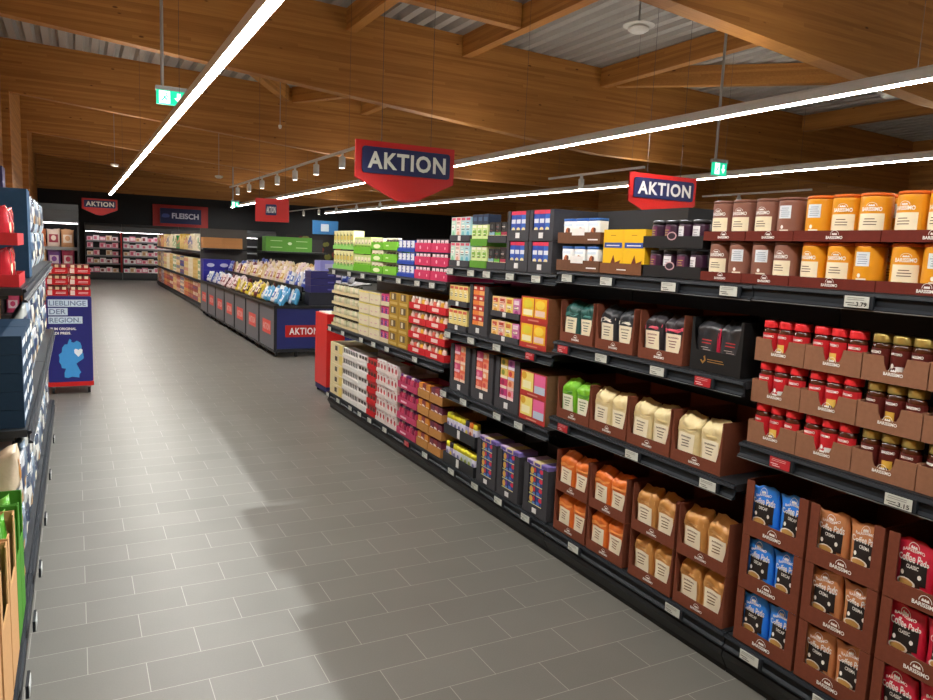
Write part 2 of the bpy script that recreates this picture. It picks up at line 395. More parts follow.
b.build('name_plate', t)
b = MB(); b.prism([(-.72, .36), (-.6, .34), (-.45, .36), (-.42, .44), (-.5, .5), (-.66, .5), (-.72, .44)], FLAT(-.006), FLAT(-.001), mat('#3c4a90')); b.build('cow_emblem', t)
tag(t, 'blue and red FLEISCH sign on the dark wall over the chillers', 'sign')
t = MB().box(-.02, 0, 0, .02, .5, .42, mat('#2b2a66')).build('hanging_sign'); t.location = (-.98, 13.5, 2.2); tag(t, 'narrow purple-blue sign hanging at the timber pillar far left', 'sign')

# ------------------------------------------------------------------ shelving
def rail_profile(): return [(.0, -.004), (-.012, -.004), (-.016, -.014), (-.006, -.02), (-.006, -.044), (-.018, -.052), (-.018, -.058), (0, -.058)]
def bay(xf, y0, y1, levels, face, label, back=1.66, depth=.5, base=.165, name='shelving_bay', group='shelving bays of the coffee aisle'):
    """a gondola bay; face=-1: front looks toward -X"""
    t = empty(name); t.location = (xf, (y0 + y1) / 2, 0); t.rotation_euler = (0, 0, -PI/2 if face < 0 else PI/2)
    w = (y1 - y0) - .006; h = w / 2
    MB().box(-h, depth, .0, h, depth + .03, back, BLACK).build('back_panel', t)
    b = MB(); b.box(-h, .02, base - .03, h, depth, base, SHELF); d = b.build('base_deck', t)
    r = MB(); r.prism([(p[0], p[1] + base) for p in rail_profile()], lambda y, z: (-h, y + .018, z), lambda y, z: (h, y + .018, z), RAIL); r.build('price_rail', d)
    p = MB(); p.prism([(.02, base - .062), (.005, base - .07), (.0, base - .09), (.03, .02), (.03, 0), (.1, 0), (.1, base - .062)], lambda y, z: (-h, y, z), lambda y, z: (h, y, z), PLINTH); p.build('plinth', t)
    for z in levels:
        s_ = MB().box(-h, .002, z - .03, h, depth - .002, z, SHELF).build('shelf', t)
        r = MB(); r.prism([(q[0], q[1] + z) for q in rail_profile()], lambda y, z_: (-h, y, z_), lambda y, z_: (h, y, z_), RAIL)
        r.prism([(-.02, z - .0585), (-.0185, z - .0585), (-.0185, z - .056), (-.02, z - .056)], lambda y, z_: (-h, y, z_), lambda y, z_: (h, y, z_), GREY)
        r.build('price_rail', s_)
        for sx in (-h + .012, h - .012):
            MB().prism([(.05, z - .031), (depth - .01, z - .031), (depth - .01, z - .058), (.05, z - .045)], lambda y, z_: (sx - .003, y, z_), lambda y, z_: (sx + .003, y, z_), BLACK).build('bracket', s_)
    return tag(t, label, 'shelving', group)
XF = 2.2
bay(XF, .63, 1.885, [.94, 1.528], -1, 'black shelving bay holding coffee pads, instant coffee jars and canisters')
bay(XF, 1.885, 3.135, [.765, 1.165, 1.525], -1, 'black shelving bay holding bagged coffee and yellow cocoa packs')
bay(XF, 3.135, 4.42, [.68, 1.085, 1.505], -1, 'black shelving bay holding tea cartons in dark cases')
bay(XF, 4.42, 5.72, [.84, 1.395], -1, 'black shelving bay holding red trays and pink cartons')
bay(XF, 5.72, 7.03, [.84, 1.395], -1, 'black shelving bay at the far end before the red stand')
# back-to-back panels of the neighbouring row
for k, (y0, y1) in enumerate(((.63, 3.13), (3.13, 5.63), (5.63, 7.03))):
    o = MB().box(2.745, y0, 0, 3.25, y1 - .004, 1.60, BLACK).build('rear_gondola'); tag(o, ['dark rear shelving block behind the coffee bays', 'dark rear shelving block behind the tea bay', 'dark rear shelving block behind the far bays'][k], 'shelving')

# ------------------------------------------------------------------ packaging builders (front faces local -y, origin front-bottom centre)
def arch(b, mp, cx, cz, w, M):
    n = 9
    for r0, r1 in ((.26, .235), ):
        o_ = [(cx + w * r0 * math.cos(PI * i / n), cz + w * r0 * 1.0 * math.sin(PI * i / n)) for i in range(n + 1)]
        i_ = [(cx + w * r1 * math.cos(PI * i / n), cz + w * r1 * 1.0 * math.sin(PI * i / n)) for i in range(n + 1)]
        for i in range(n): b.decal([o_[i], o_[i+1], i_[i+1], i_[i]], mp, M)
    for k in (-1, 0, 1):
        x = cx + k * w * .1
        o_ = [(x + w * .055 * math.cos(PI * i / 5), cz + w * .12 * math.sin(PI * i / 5)) for i in range(6)]
        b.decal(o_, mp, M)
def brand(b, mp, cx, cz, w, M=WHITE):
    b.text('BARISSIMO', mp, cx, cz, w, w * .17, M, .03); arch(b, mp, cx, cz + w * .14, w, M)
def lines(b, mp, x0, x1, z0, z1, n, M, seed=0):
    r = random.Random(seed); h = (z1 - z0) / n
    for i in range(n):
        a = r.uniform(0, .2); c = r.uniform(.75, 1)
        if not hasattr(mp, 'flat'): b.grid(x0 + (x1-x0)*a, x0 + (x1-x0)*c, z0 + h*(i+.25), z0 + h*(i+.58), mp, M, 6, 1); continue
        b.decal([(x0 + (x1-x0)*a, z0 + h*(i+.25)), (x0 + (x1-x0)*c, z0 + h*(i+.25)), (x0 + (x1-x0)*c, z0 + h*(i+.58)), (x0 + (x1-x0)*a, z0 + h*(i+.58))], mp, M)
def case(name, w, h, d, M, lip, pt, pb, logo=.1, side_h=None, curved=False, notch=0, extra=None):
    """open display carton: base, two sides, back, front panel with U window (post width pt at top, pb at the lip)"""
    t = empty(name); hw = w / 2; th = .004; sh = side_h or h
    MB().box(-hw + th, th, 0, hw - th, d - th, th, M).build('base_panel', t)
    for s_ in (-1, 1):
        MB().prism([(th, 0), (d, 0), (d, h), (th, sh)], SIDE(s_ * hw - (th if s_ > 0 else 0)), SIDE(s_ * hw + (0 if s_ > 0 else th)), M).build('side_panel', t)
    MB().box(-hw + th, d - th, 0, hw - th, d, h, M).build('back_panel', t)
    if notch:
        fp = [(-hw, 0), (hw, 0), (hw, lip), (notch, lip)] + [(notch * math.cos(PI * i / 8) * (1 if i in (0, 8) else .96), lip - .042 * min(1, math.sin(PI * i / 8) * 1.5)) for i in range(1, 8)] + [(-notch, lip), (-hw, lip)]
    elif pt:
        fp = [(-hw, 0), (hw, 0), (hw, sh), (hw - pt, sh)]
        if curved: fp += [(hw - pt - (pb - pt) * (k/5)**2.2, sh - (sh - lip) * k/5) for k in range(1, 6)] + [(-(hw - pt - (pb - pt) * (k/5)**2.2), sh - (sh - lip) * k/5) for k in range(5, 0, -1)]
        else: fp += [(hw - pb, lip), (-hw + pb, lip)]
        fp += [(-hw + pt, sh), (-hw, sh)]
    else: fp = [(-hw, 0), (hw, 0), (hw, lip), (-hw, lip)]
    b = MB().plate(fp, 0, th, M)
    if logo: brand(b, FLAT(-.0012), 0, lip * .36, logo)
    if extra: extra(b)
    b.build('front_panel', t)
    return t
def pouch(name, w, h, d, body, deco=None, block=False, seed=0, lean=0.0):
    """filled bag: two welded sheets; deco(b, mp) prints on the front; mp takes (-1..1, 0..1)"""
    r = random.Random(seed); ph = [r.uniform(0, 6.28) for _ in range(6)]
    def P(v):
        if block: return (1 if v < .83 else max(.0, 1 - (v - .83) / .17 * .93)) * (.85 + .15 * min(1, v * 8))
        return math.sin(PI * min(.97, .14 + .86 * v ** .85)) ** .6 if v < .985 else .0
    def F(u, v, sgn, lift=0.0):
        pw = 8 if block else 3
        D = (1 - abs(u) ** pw) ** (1 / (2.2 if not block else 4)) if abs(u) < 1 else 0
        wr = .05 * math.sin(5 * u + 7 * v + ph[0]) + .04 * math.sin(9 * v - 4 * u + ph[1]) + ((.16 if block else .08) * math.sin(6 * u + ph[2]) * min(1, (v - .66) * 8) if v > .66 else 0)
        pv = P(v)
        y = sgn * D * d / 2 * pv * (1 + wr)
        ww = w / 2 * (1 - (.06 * math.sin(PI * v) if not block else (.05 * (v > .8))))
        yo = d / 2 + lean * h * v + (d * .2 * max(0, (v - .83) / .17) if block else -d * .42 * (1 - pv) * (v > .4))
        if sgn < 0: y -= lift
        zt = h * v * (1 + (.028 * math.sin(3 * u + ph[3]) + .012 * math.sin(9 * u + ph[5]) if v > .7 else 0))
        return (u * ww, y + yo, zt)
    nu, nv = 16, 20; b = MB()
    vs = []; idx = {}
    for sg in (-1, 1):
        for j in range(nv + 1):
            for i in range(nu + 1):
                u = -1 + 2 * i / nu; v = j / nv
                if i in (0, nu) or (j == nv and P(1) == 0):
                    if ('e', i, j) in idx: idx[(sg, i, j)] = idx[('e', i, j)]; continue
                    idx[('e', i, j)] = len(vs)
                idx[(sg, i, j)] = len(vs); vs.append(F(u, v, sg))
    fs = []
    for sg in (-1, 1):
        for j in range(nv):
            for i in range(nu):
                q = (idx[sg, i, j], idx[sg, i+1, j], idx[sg, i+1, j+1], idx[sg, i, j+1])
                q = tuple(dict.fromkeys(q))
                if len(q) > 2: fs.append(q if sg < 0 else q[::-1])
    bot = [idx[-1, i, 0] for i in range(nu + 1)] + [idx[1, i, 0] for i in range(nu - 1, 0, -1)]
    fs.append(tuple(bot[::-1]))
    if P(1) > 0: fs.append(tuple([idx[-1, i, nv] for i in range(nu + 1)] + [idx[1, i, nv] for i in range(nu - 1, 0, -1)]))
    b.mesh(vs, fs, body, True)
    if deco: deco(b, lambda lift: (lambda u, v: F(u, v, -1, lift)))
    return b.build(name)
def carton(name, w, h, d, body, deco=None, top=None):
    b = MB().box(-w/2, 0, 0, w/2, d, h, body)
    if top: b.face([(-w/2, 0, h + .0006), (w/2, 0, h + .0006), (w/2, d, h + .0006), (-w/2, d, h + .0006)], top)
    if deco: deco(b, w, h)
    return b.build(name)
RX = -PI / 2
def W_(yc, dx, dy, z, xf=2.215): return (xf + dy, yc - dx, z)

# ------------------------------------------------------------------ bay 1: coffee pads
def pads_deco(label_txt):
    def f(b, mp):
        m1, m2, m3 = mp(.0022), mp(.0034), mp(.0042)
        b.grid(-.6, .74, .30, .66, m1, mat('#241d1c', .45), 8, 5)
        b.text('Coffee Pads', m2, .04, .70, 1.55, .12, WHITE, .02); b.text(label_txt, m2, .05, .57, .62, .06, WHITE, .02)
        b.text('BARISSIMO', m1, .0, .82, 1.1, .05, WHITE, .02)
        arch(b, lambda x, z: m1(x, .85 + (z - .85) * .4), .0, .85, 1.0, WHITE)
        for i, x in enumerate((-.45, .45)): b.decal(ell(x, .44, .09, .04, 10), m2, WHITE)
        b.grid(-.66, .5, .1, .30, m1, mat('#3b2318', .4), 8, 3)
        b.decal(ell(-.2, .29, .5, .085, 18), m2, mat('#efe9dd', .4)); b.decal(ell(-.2, .295, .4, .06, 18), m3, mat('#c79a55', .4))
        b.decal(ell(.5, .2, .28, .07, 14), m2, mat('#8d8378', .6))
    return f
PADC = case('pad_carton', .262, .209, .38, BROWN, .06, .034, .034, .078, None)
bags = {'blue': ('#2f8fff', 'DECAF'), 'copper': ('#d8925f', 'CREMA'), 'red': ('#e02a48', 'CLASSIC')}
PB = {k: [pouch('coffee_pad_bag', .124, .194, .056, foil(c, .3), pads_deco(t_), False, 3 + 5 * s_ + len(k), lean=-.02 + .03 * s_) for s_ in (0, 1)] for k, (c, t_) in bags.items()}
cols = [(1.854, 1.588, 'blue'), (1.580, 1.313, 'copper'), (1.304, 1.036, 'red'), (1.03, .762, 'red')]
for ci, (yl, yr, k) in enumerate(cols[:3]):
    yc = (yl + yr) / 2
    for ti in range(3):
        z = .1665 + ti * .2115
        place(PADC, (2.215, yc, z), RX, f'brown display carton of {k} coffee pad bags, {tier(ti, 3)} of its stack', 'carton', 'brown pad cartons')
        for bi in range(2):
            place(PB[k][(bi + ti) % 2], W_(yc, -.0615 + .123 * bi, .014 + .006 * rnd.random(), z + .005), RX + rnd.uniform(-.02, .06),
                  f'{k} foil bag of coffee pads, {("left", "right")[bi]} one in the {tier(ti, 3)} carton of the {k} stack', 'coffee bag', 'bags of coffee pads', tilt=(0, rnd.uniform(-.012, .012)))

# jars
def jar(lid_hex, lab_hex, body_hex, gold):
    t = empty('coffee_jar'); r = .031
    MB().lathe([(r*.92, 0), (r, .006), (r, .104), (r*.95, .112), (r*.82, .118)], mat(body_hex, .12, 0, 'plain', .6), 18).build('glass_body', t)
    MB().lathe([(r*.97, .118), (r*.97, .121), (r*.97, .14), (r*.9, .1445), (0.004, .145)], mat(lid_hex, .35, .7 if gold else 0), 20).build('lid', t)
    def mp(lift):
        def f(a, z): return ((r + lift) * math.sin(a), -(r + lift) * math.cos(a), z)
        return f
    b = MB(); b.grid(-1.45, 1.45, .02, .1, mp(.0006), mat(lab_hex, .4), 12, 1)
    b.text('BARISSIMO', mp(.0012), 0, .088, 1.3, .009, WHITE, .03)
    b.grid(-.5, .5, .02, .062, mp(.0012), mat('#e7c45c' if not gold else '#d9b046', .4), 6, 1)
    b.decal(ell(0, .032, .3, .009, 12), mp(.0018), mat('#2a1710'))
    b.build('label', t)
    return t
def jar_back(lid_hex, lab_hex, body_hex, gold):
    t = empty('coffee_jar'); r = .031
    MB().lathe([(r*.92, 0), (r, .006), (r, .104), (r*.95, .112), (r*.82, .118)], mat(body_hex, .12, 0, 'plain', .6), 18).build('glass_body', t)
    MB().lathe([(r*.97, .118), (r*.97, .121), (r*.97, .14), (r*.9, .1445), (0.004, .145)], mat(lid_hex, .35, .7 if gold else 0), 20).build('lid', t)
    def mp(lift):
        def f(a, z): return ((r + lift) * math.sin(a), -(r + lift) * math.cos(a), z)
        return f
    b = MB(); b.grid(-1.45, 1.45, .02, .1, mp(.0006), mat(lab_hex, .4), 12, 1)
    b.text('BARISSIMO', mp(.0012), -.1, .088, 1.2, .008, WHITE, .03)
    b.grid(.05, .75, .024, .05, mp(.0012), mat('#dfe3e2', .4), 6, 1); b.decal(ell(-.35, .05, .2, .008, 10), mp(.0012), WHITE)
    b.build('label', t)
    return t
JR = [jar('#dd2a30', '#c8222c', '#4a2013', False), jar_back('#dd2a30', '#c8222c', '#4a2013', False)]
JG = [jar('#b7a35c', '#5a1d18', '#43200f', True), jar_back('#b7a35c', '#5a1d18', '#43200f', True)]
JC = case('jar_carton', .207, .085, .142, BROWN2, .083, 0, 0, .062, None, notch=.038)
jcols = [(1.873, 1.666, 'red'), (1.664, 1.455, 'red'), (1.453, 1.244, 'gold'), (1.242, 1.033, 'gold')]
for ci, (yl, yr, k) in enumerate(jcols):
    yc = (yl + yr) / 2
    for ti in range(3):
        z = .9415 + ti * .1545
        place(JC, (2.215, yc, z), RX, f'brown notched carton of {k}-lidded coffee jars, {tier(ti, 3)} tier, {ORD[ci]} column', 'carton', 'brown jar cartons')
        for bi in range(3):
            P = (JR if k == 'red' else JG)[(bi * 2 + ti + ci) % 3 == 0]
            place(P, W_(yc, -.0645 + .0645 * bi, .0375, z + .005), RX + rnd.uniform(-.25, .25), f'instant coffee jar with {k} lid, {nth(bi, 3)} in the {tier(ti, 3)} carton of column {ORD[ci]}', 'coffee jar', 'instant coffee jars')

# canisters
def canister(body_hex, lid_hex, front):
    t = empty('canister'); r = .0475
    MB().lathe([(r*.96, 0), (r, .004), (r, .134), (r*.985, .138)], mat(body_hex, .38), 24).build('can_body', t)
    MB().lathe([(r*1.01, .1385), (r*1.01, .147), (r*.97, .149), (.003, .1492)], mat(lid_hex, .4), 24).build('lid', t)
    def mp(lift): return lambda a, z: ((r + lift) * math.sin(a), -(r + lift) * math.cos(a), z)
    b = MB(); b.grid(-1.3, 1.3, .006, .13, mp(.0003), mat(body_hex, .38), 14, 1)
    if front:
        b.grid(-.85, .85, .008, .084, mp(.0006), CREAM, 10, 1)
        b.text('BARISSIMO', mp(.0008), 0, .098, 1.3, .013, WHITE, .03); arch(b, lambda x, z: mp(.0008)(x, .107 + (z - .107) * .035), 0, .107, 1.3, WHITE)
        lines(b, mp(.0012), -.5, .5, .046, .072, 3, mat('#6f5a48'), 3)
        b.grid(-.55, .2, .01, .03, mp(.0012), mat('#cfa640' if body_hex != '#8d5f50' else '#7b3f2c', .5), 6, 1)
        b.decal(ell(-.15, .021, .38, .011, 14), mp(.0016), mat('#d9cf74' if body_hex != '#8d5f50' else '#6d3a28'))
    else:
        b.grid(-.6, .4, .075, .12, mp(.0006), mat('#dfe8ee', .4), 8, 1); lines(b, mp(.0012), -.5, .3, .08, .115, 5, mat('#93a2b5'), 5)
        b.decal(ell(-.2, .045, .12, .007, 10), mp(.0006), WHITE); b.grid(-.4, .3, .022, .036, mp(.0006), mat('#e9e2cf', .4), 4, 1)
    b.build('label', t)
    return t
CB = [canister('#8d5f50', '#7b5244', 1), canister('#8d5f50', '#7b5244', 0)]
CO = [canister('#e39a1d', '#e06a1e', 1), canister('#e39a1d', '#e06a1e', 0)]
TB = case('canister_tray', .205, .036, .205, MAROON, .036, 0, 0, .055)
TO = case('canister_tray', .316, .036, .205, MAROON, .036, 0, 0, .06)
trays = [(2.172, 1.966, TB, CB, 2, 'brown'), (1.964, 1.757, TB, CB, 2, 'brown'), (1.755, 1.438, TO, CO, 3, 'orange'), (1.436, 1.118, TO, CO, 3, 'orange'), (1.116, .80, TO, CO, 3, 'orange')]
for ci, (yl, yr, T, C, n, k) in enumerate(trays):
    yc = (yl + yr) / 2
    for ti in range(2):
        z = 1.5285 + ti * .157
        where = ['first', 'second', 'first', 'second', 'third'][ci]
        place(T, (2.212, yc, z), RX, f'dark red tray of {k} canisters, {("lower", "upper")[ti]}, {where} of its colour', 'tray', 'canister trays')
        for row in range(2):
            for bi in range(n):
                dx = (bi - (n - 1) / 2) * .0985
                v = (bi + ti * 2 + ci + row) % 3 == 1
                place(C[int(v)], W_(yc, dx, .053 + .0965 * row, z + .005), RX + (rnd.uniform(-.1, .45) if row == 0 else rnd.uniform(-2, 2)),
                      f'{k} canister, {nth(bi, n)} in {("front", "rear")[row]} row of {("lower", "upper")[ti]} {where} {k} tray', 'canister', 'coffee canisters')

# ------------------------------------------------------------------ bay 2: bagged coffee
def bean_deco(lab, accent, band=None, dark=INK):
    def f(b, mp):
        m1, m2 = mp(.0025), mp(.0037)
        if band: b.decal([(-.85, .62), (-.3, .66), (.3, .63), (.85, .7), (.85, .76), (.2, .7), (-.4, .72), (-.85, .7)], m1, mat(band, .4))
        b.grid(-.68, .68, .12, .6, m1, mat(lab, .5), 6, 5)
        lines(b, m2, -.4, .4, .3, .48, 3, mat(accent, .6), 4); b.text('BARISSIMO', m2, 0, .52, .9, .035, mat(accent), .03)
        b.decal(ell(.25, .14, .42, .045, 12), m2, mat('#e6c489', .6)); b.decal(ell(-.35, .1, .2, .035, 10), m2, mat('#7b4a2a', .6))
    return f
BC = case('coffee_carton', .272, .213, .38, BROWN, .05, .004, .024, .062, None, True)
kinds = {'green': ('#1d544f', '#efe6c6', '#47645e', '#4b8f88'), 'blackwhite': ('#2b2e34', '#f0e8cc', '#6b6558', '#ece7da'), 'pink': ('#2f2a30', '#f0e6c8', '#8c5a5c', '#e0526a'),
         'lime': ('#7cc62a', '#eef0d8', '#3f6d1c', '#55992a'), 'cream': ('#ead9a4', '#f5edd2', '#6d6250', '#e2cf96'), 'orange': ('#e8772a', '#f3ead0', '#7a4a20', '#f09a50'), 'tan': ('#cf944f', '#f3ead0', '#6b4a22', '#d7a566')}
BB = {k: [pouch('coffee_bag', .1275, .203, .078, foil(v[0], .42), bean_deco(v[1], v[2], v[3]), True, 11 + s_ * 7 + len(k)) for s_ in (0, 1)] for k, v in kinds.items()}
say = {'green': 'dark green', 'blackwhite': 'black and white', 'pink': 'black and pink', 'lime': 'bright green', 'cream': 'cream', 'orange': 'orange', 'tan': 'tan'}
def bean_case(yl, yr, z, k, where):
    yc = (yl + yr) / 2
    place(BC, (2.215, yc, z), RX, f'brown display carton of {say[k]} coffee bags {where}', 'carton', 'brown coffee bag cartons')
    for bi in range(2):
        place(BB[k][bi], W_(yc, -.0655 + .131 * bi, .0135 + .006 * rnd.random(), z + .005), RX + rnd.uniform(-.02, .02), f'{say[k]} coffee bag, {("left", "right")[bi]} one, {where}', 'coffee bag', 'coffee bags', tilt=(0, rnd.uniform(-.008, .008)))
bean_case(3.118, 2.842, 1.1665, 'green', 'far left on the third shelf')
bean_case(2.822, 2.546, 1.1665, 'blackwhite', 'second on the third shelf')
bean_case(2.512, 2.236, 1.1665, 'pink', 'third on the third shelf')
bean_case(3.104, 2.832, .7665, 'lime', 'far left on the second shelf')
for i, (a, c) in enumerate(((2.827, 2.551), (2.546, 2.27), (2.262, 1.986))): bean_case(a, c, .7665, 'cream', f'{ORD[i]} of the cream row on the second shelf')
for ti in range(2):
    for i, (a, c, k) in enumerate(((3.078, 2.802, 'orange'), (2.79, 2.514, 'orange'), (2.474, 2.198, 'tan'), (2.184, 1.908, 'tan'))):
        bean_case(a, c, .1665 + ti * .2155, k, f'{("first", "second")[i % 2]} {k} stack, {("lower", "upper")[ti]}, on the bottom deck')
# black premium carton
BPC = case('coffee_carton', .262, .213, .38, mat('#131314', .5), .085, .012, .03, 0, None, True, extra=lambda b: [b.decal([(-.075, .045), (-.06, .03), (-.045, .045), (-.05, .065), (-.058, .06), (-.053, .047), (-.06, .04), (-.067, .047)], FLAT(-.0012), mat('#b78a4a', .4, .5)), lines(b, FLAT(-.0012), -.04, .05, .038, .056, 2, mat('#b78a4a', .4, .5), 8)])
def prem(b, mp):
    m1, m2 = mp(.0015), mp(.0025)
    b.grid(-.85, -.1, .1, .3, m1, mat('#b5372c', .4), 5, 3); b.decal(ell(.1, .22, .4, .1, 14), m2, mat('#e6b98d', .5)); b.decal(ell(-.5, .2, .25, .08, 12), m2, mat('#e8d3c2', .5))
    lines(b, m1, -.5, .5, .5, .62, 2, mat('#c43a3a'), 3); b.grid(.82, .97, .05, .85, m1, mat('#c8264a', .4), 1, 6); lines(b, m1, -.5, .4, .38, .46, 2, mat('#b8b2ac'), 2)
BP = [pouch('coffee_bag', .12, .206, .075, foil('#2e2f33', .28), prem, True, 40 + s_) for s_ in (0, 1)]
place(BPC, (2.215, 2.063, 1.1665), RX, 'black display carton with gold script at the near end of third shelf', 'carton')
b = MB(); b.plate([(.09, .012), (.122, .012), (.122, .05), (.09, .05)], -.003, -.001, mat('#c9cbca')); 
for bi in range(2): place(BP[bi], W_(2.063, -.06 + .121 * bi, .014, 1.1715), RX + (.05, -.04)[bi], f'black premium coffee bag, {("left", "right")[bi]} one in the black carton', 'coffee bag', 'black premium coffee bags')
# top shelf: blue-white tubs, yellow cocoa, dark purple jars
ZT = 1.5285
def tub():
    b = MB(); P = rrect(-.042, -.03, .042, .03, .012, 3)
    b.prism(P, lambda x, y: (x, y + .03, 0), lambda x, y: (x * 1.04, y * 1.04 + .03, .105), mat('#eef0ee', .45), True)
    b.prism(P, lambda x, y: (x * 1.07, y * 1.07 + .03, .1055), lambda x, y: (x * 1.07, y * 1.07 + .03, .118), mat('#2d62b8', .4), True)
    mp = FLAT(-.0026)
    b.decal(ell(.0, .05, .02, .024, 12), mp, mat('#b5632f')); b.decal(ell(-.012, .04, .012, .014, 10), FLAT(-.0034), mat('#8a3a24')); b.decal(ell(.012, .06, .01, .012, 10), FLAT(-.0034), mat('#5a2a1c'))
    b.decal([(-.035, .08), (.035, .08), (.035, .094), (-.035, .094)], mp, mat('#d6e4f2'))
    return b.build('cocoa_tub')
TU = tub(); TT = case('tub_tray', .352, .055, .2, card('#6f4c38'), .055, 0, 0, 0, extra=lambda b: (b.plate([(-.05, .04), (.05, .04), (.05, .075), (-.05, .075)], -.003, -.0005, mat('#e9e6e4')), lines(b, FLAT(-.0012), .06, .16, .012, .03, 1, WHITE, 2)))
for ti in range(2):
    z = ZT + ti * .138
    place(TT, (2.215, 3.008, z), RX, f'brown tray of white and blue cocoa tubs, {("lower", "upper")[ti]}', 'tray')
    for bi in range(3):
        place(TU, W_(3.008, -.105 + .105 * bi, .012, z + .006), RX, f'white cocoa tub with blue lid, {nth(bi, 3)} in the {("lower", "upper")[ti]} brown tray', 'tub', 'white cocoa tubs')
def cocoa(b, w, h):
    mp = FLAT(-.0012); m2 = FLAT(-.002)
    b.grid(-w*.44, w*.44, h*.58, h*.70, mp, mat('#2f4fa8', .4), 2, 1, False); b.text('Kakao', m2, 0, h*.64, w*.6, h*.07, WHITE, .02) if False else lines(b, m2, -w*.35, w*.35, h*.6, h*.68, 1, WHITE, 1)
    b.decal([(-w*.42, h*.12), (-w*.1, h*.2), (w*.05, h*.42), (w*.14, h*.24), (w*.4, h*.3), (w*.3, h*.1), (0, h*.04), (-w*.3, h*.04)], mp, mat('#6b2c1c')); b.decal(ell(0, h*.15, w*.24, h*.08, 14), m2, mat('#8a3c22'))
    lines(b, mp, -w*.15, w*.15, h*.84, h*.9, 1, mat('#c08a1a'), 3)
CK = carton('cocoa_pack', .145, .2, .08, mat('#f2c01c', .45), cocoa)
CT = case('cocoa_tray', .305, .05, .18, card('#7d5238'), .05, 0, 0, 0, extra=lambda b: lines(b, FLAT(-.0012), -.03, .04, .015, .03, 1, WHITE, 1))
place(CT, (2.215, 2.668, ZT), RX, 'brown tray holding two yellow cocoa packs', 'tray')
for bi in range(2): place(CK, W_(2.668, -.0735 + .147 * bi, .008, ZT + .005), RX, f'tall yellow cocoa pack, {("left", "right")[bi]} of the two on the top shelf', 'cocoa pack', 'yellow cocoa packs')
b = MB(); b.box(-.33, 0, 0, .33, .2, .315, mat('#1b1b1d', .6)); o = b.build('carton'); place(o, (2.47, 2.86, ZT), RX, 'tall dark carton standing behind the cocoa packs', 'carton')
def djar():
    t = empty('dark_jar'); r = .036
    MB().lathe([(r*.95, 0), (r, .005), (r, .088), (r*.95, .094)], mat('#3b2038', .3), 16).build('can_body', t)
    MB().lathe([(r*1.02, .0945), (r*1.02, .107), (r*.9, .11), (.004, .11)], mat('#1c1a1f', .4), 16).build('lid', t)
    return t
def djlab(name, hexc, ln):
    t = djar(); r = .036; mp = lambda lift: (lambda a, z: ((r + lift) * math.sin(a), -(r + lift) * math.cos(a), z))
    b = MB(); b.grid(-.6, .5, .022, .085, mp(.0007), mat(hexc, .4), 8, 1); lines(b, mp(.0014), -.4, .35, .035, .075, 4, mat(ln), 3); b.build('label', t); return t
DJ = [djlab('a', '#6a3358', '#b59a4c'), djlab('b', '#e4e5ea', '#9a9aa6')]
NT = case('jar_tray', .352, .05, .2, mat('#0d0c0f', .6), .05, 0, 0, 0, extra=lambda b: (b.decal(ell(-.0, .05, .028, .018, 14), FLAT(-.0012), mat('#c9a0a8')), b.decal(ell(0, .05, .022, .013, 14), FLAT(-.002), mat('#2a1a28'))))
for ti in range(2):
    z = ZT + ti * .125
    place(NT, (2.215, 2.352, z), RX, f'black tray of dark purple jars, {("lower", "upper")[ti]}', 'tray')
    for bi in range(4): place(DJ[(bi > 1) if ti else bi % 2], W_(2.352, -.12 + .08 * bi, .047, z + .006), RX + rnd.uniform(-.3, .3), f'dark purple jar, {nth(bi, 4)} in the {("lower", "upper")[ti]} black tray', 'jar', 'dark purple jars')

# ------------------------------------------------------------------ bay 3: tea
def blocks(*bl):
    """printed rectangles / ellipses: (shape, x0, z0, x1, z1, hex) in fractions of the face"""
    def f(b, w, h):
        for i, (s_, x0, z0, x1, z1, c) in enumerate(bl):
            mp = FLAT(-.0008 - .0005 * i)
            if s_ == 'r': b.decal([(w*(x0-.5), h*z0), (w*(x1-.5), h*z0), (w*(x1-.5), h*z1), (w*(x0-.5), h*z1)], mp, mat(c, .45))
            else: b.decal(ell(w*((x0+x1)/2-.5), h*(z0+z1)/2, w*(x1-x0)/2, h*(z1-z0)/2, 12), mp, mat(c, .45))
    return f
def dtray(name, w, lip, d, M=DARKCASE, lab=True, side=None):
    return case(name, w, side or lip, d, M, lip, 0, 0, 0, lip, extra=(lambda b: b.plate([(-.018, lip*.1), (.018, lip*.1), (.018, lip*.9), (-.018, lip*.9)], -.0025, -.0005, mat('#dfe0df'))) if lab else None)
def tea_stack(yl, yr, z, nt, pitch, tray, packs, n, ph, desc, where, lip, cat='tea carton', gap=.0015, xf=2.215, d2=False):
    yc = (yl + yr) / 2; w = (yl - yr) - .01
    for ti in range(nt):
        zz = z + .0015 + ti * pitch
        place(tray, (xf, yc, zz), RX, f'{desc[0]} {where}, {tier(ti, nt)} one' if nt > 1 else f'{desc[0]} {where}', 'tray', 'product trays')
        for bi in range(n):
            P = packs[(bi) % len(packs)]
            place(P, W_(yc, (bi - (n - 1) / 2) * (w / n), .008, zz + .006, xf), RX, f'{desc[1]}, {nth(bi, n)} in {tier(ti, nt) if nt > 1 else ""} {desc[2]} {where}'.replace('  ', ' '), cat, desc[1] + 's')
TPN = [50]
def tp(w, h, d, c, *bl):
    r = random.Random(TPN[0]); TPN[0] += 1
    ex = [('r', .2, z, r.uniform(.55, .85), z + .03, r.choice(['#5a4a3a', '#fbf8ee', '#8a3a3a'])) for z in (.46, .56, .74)]
    return carton('tea_pack', w, h, d, mat(c, .45), blocks(*bl, *ex))
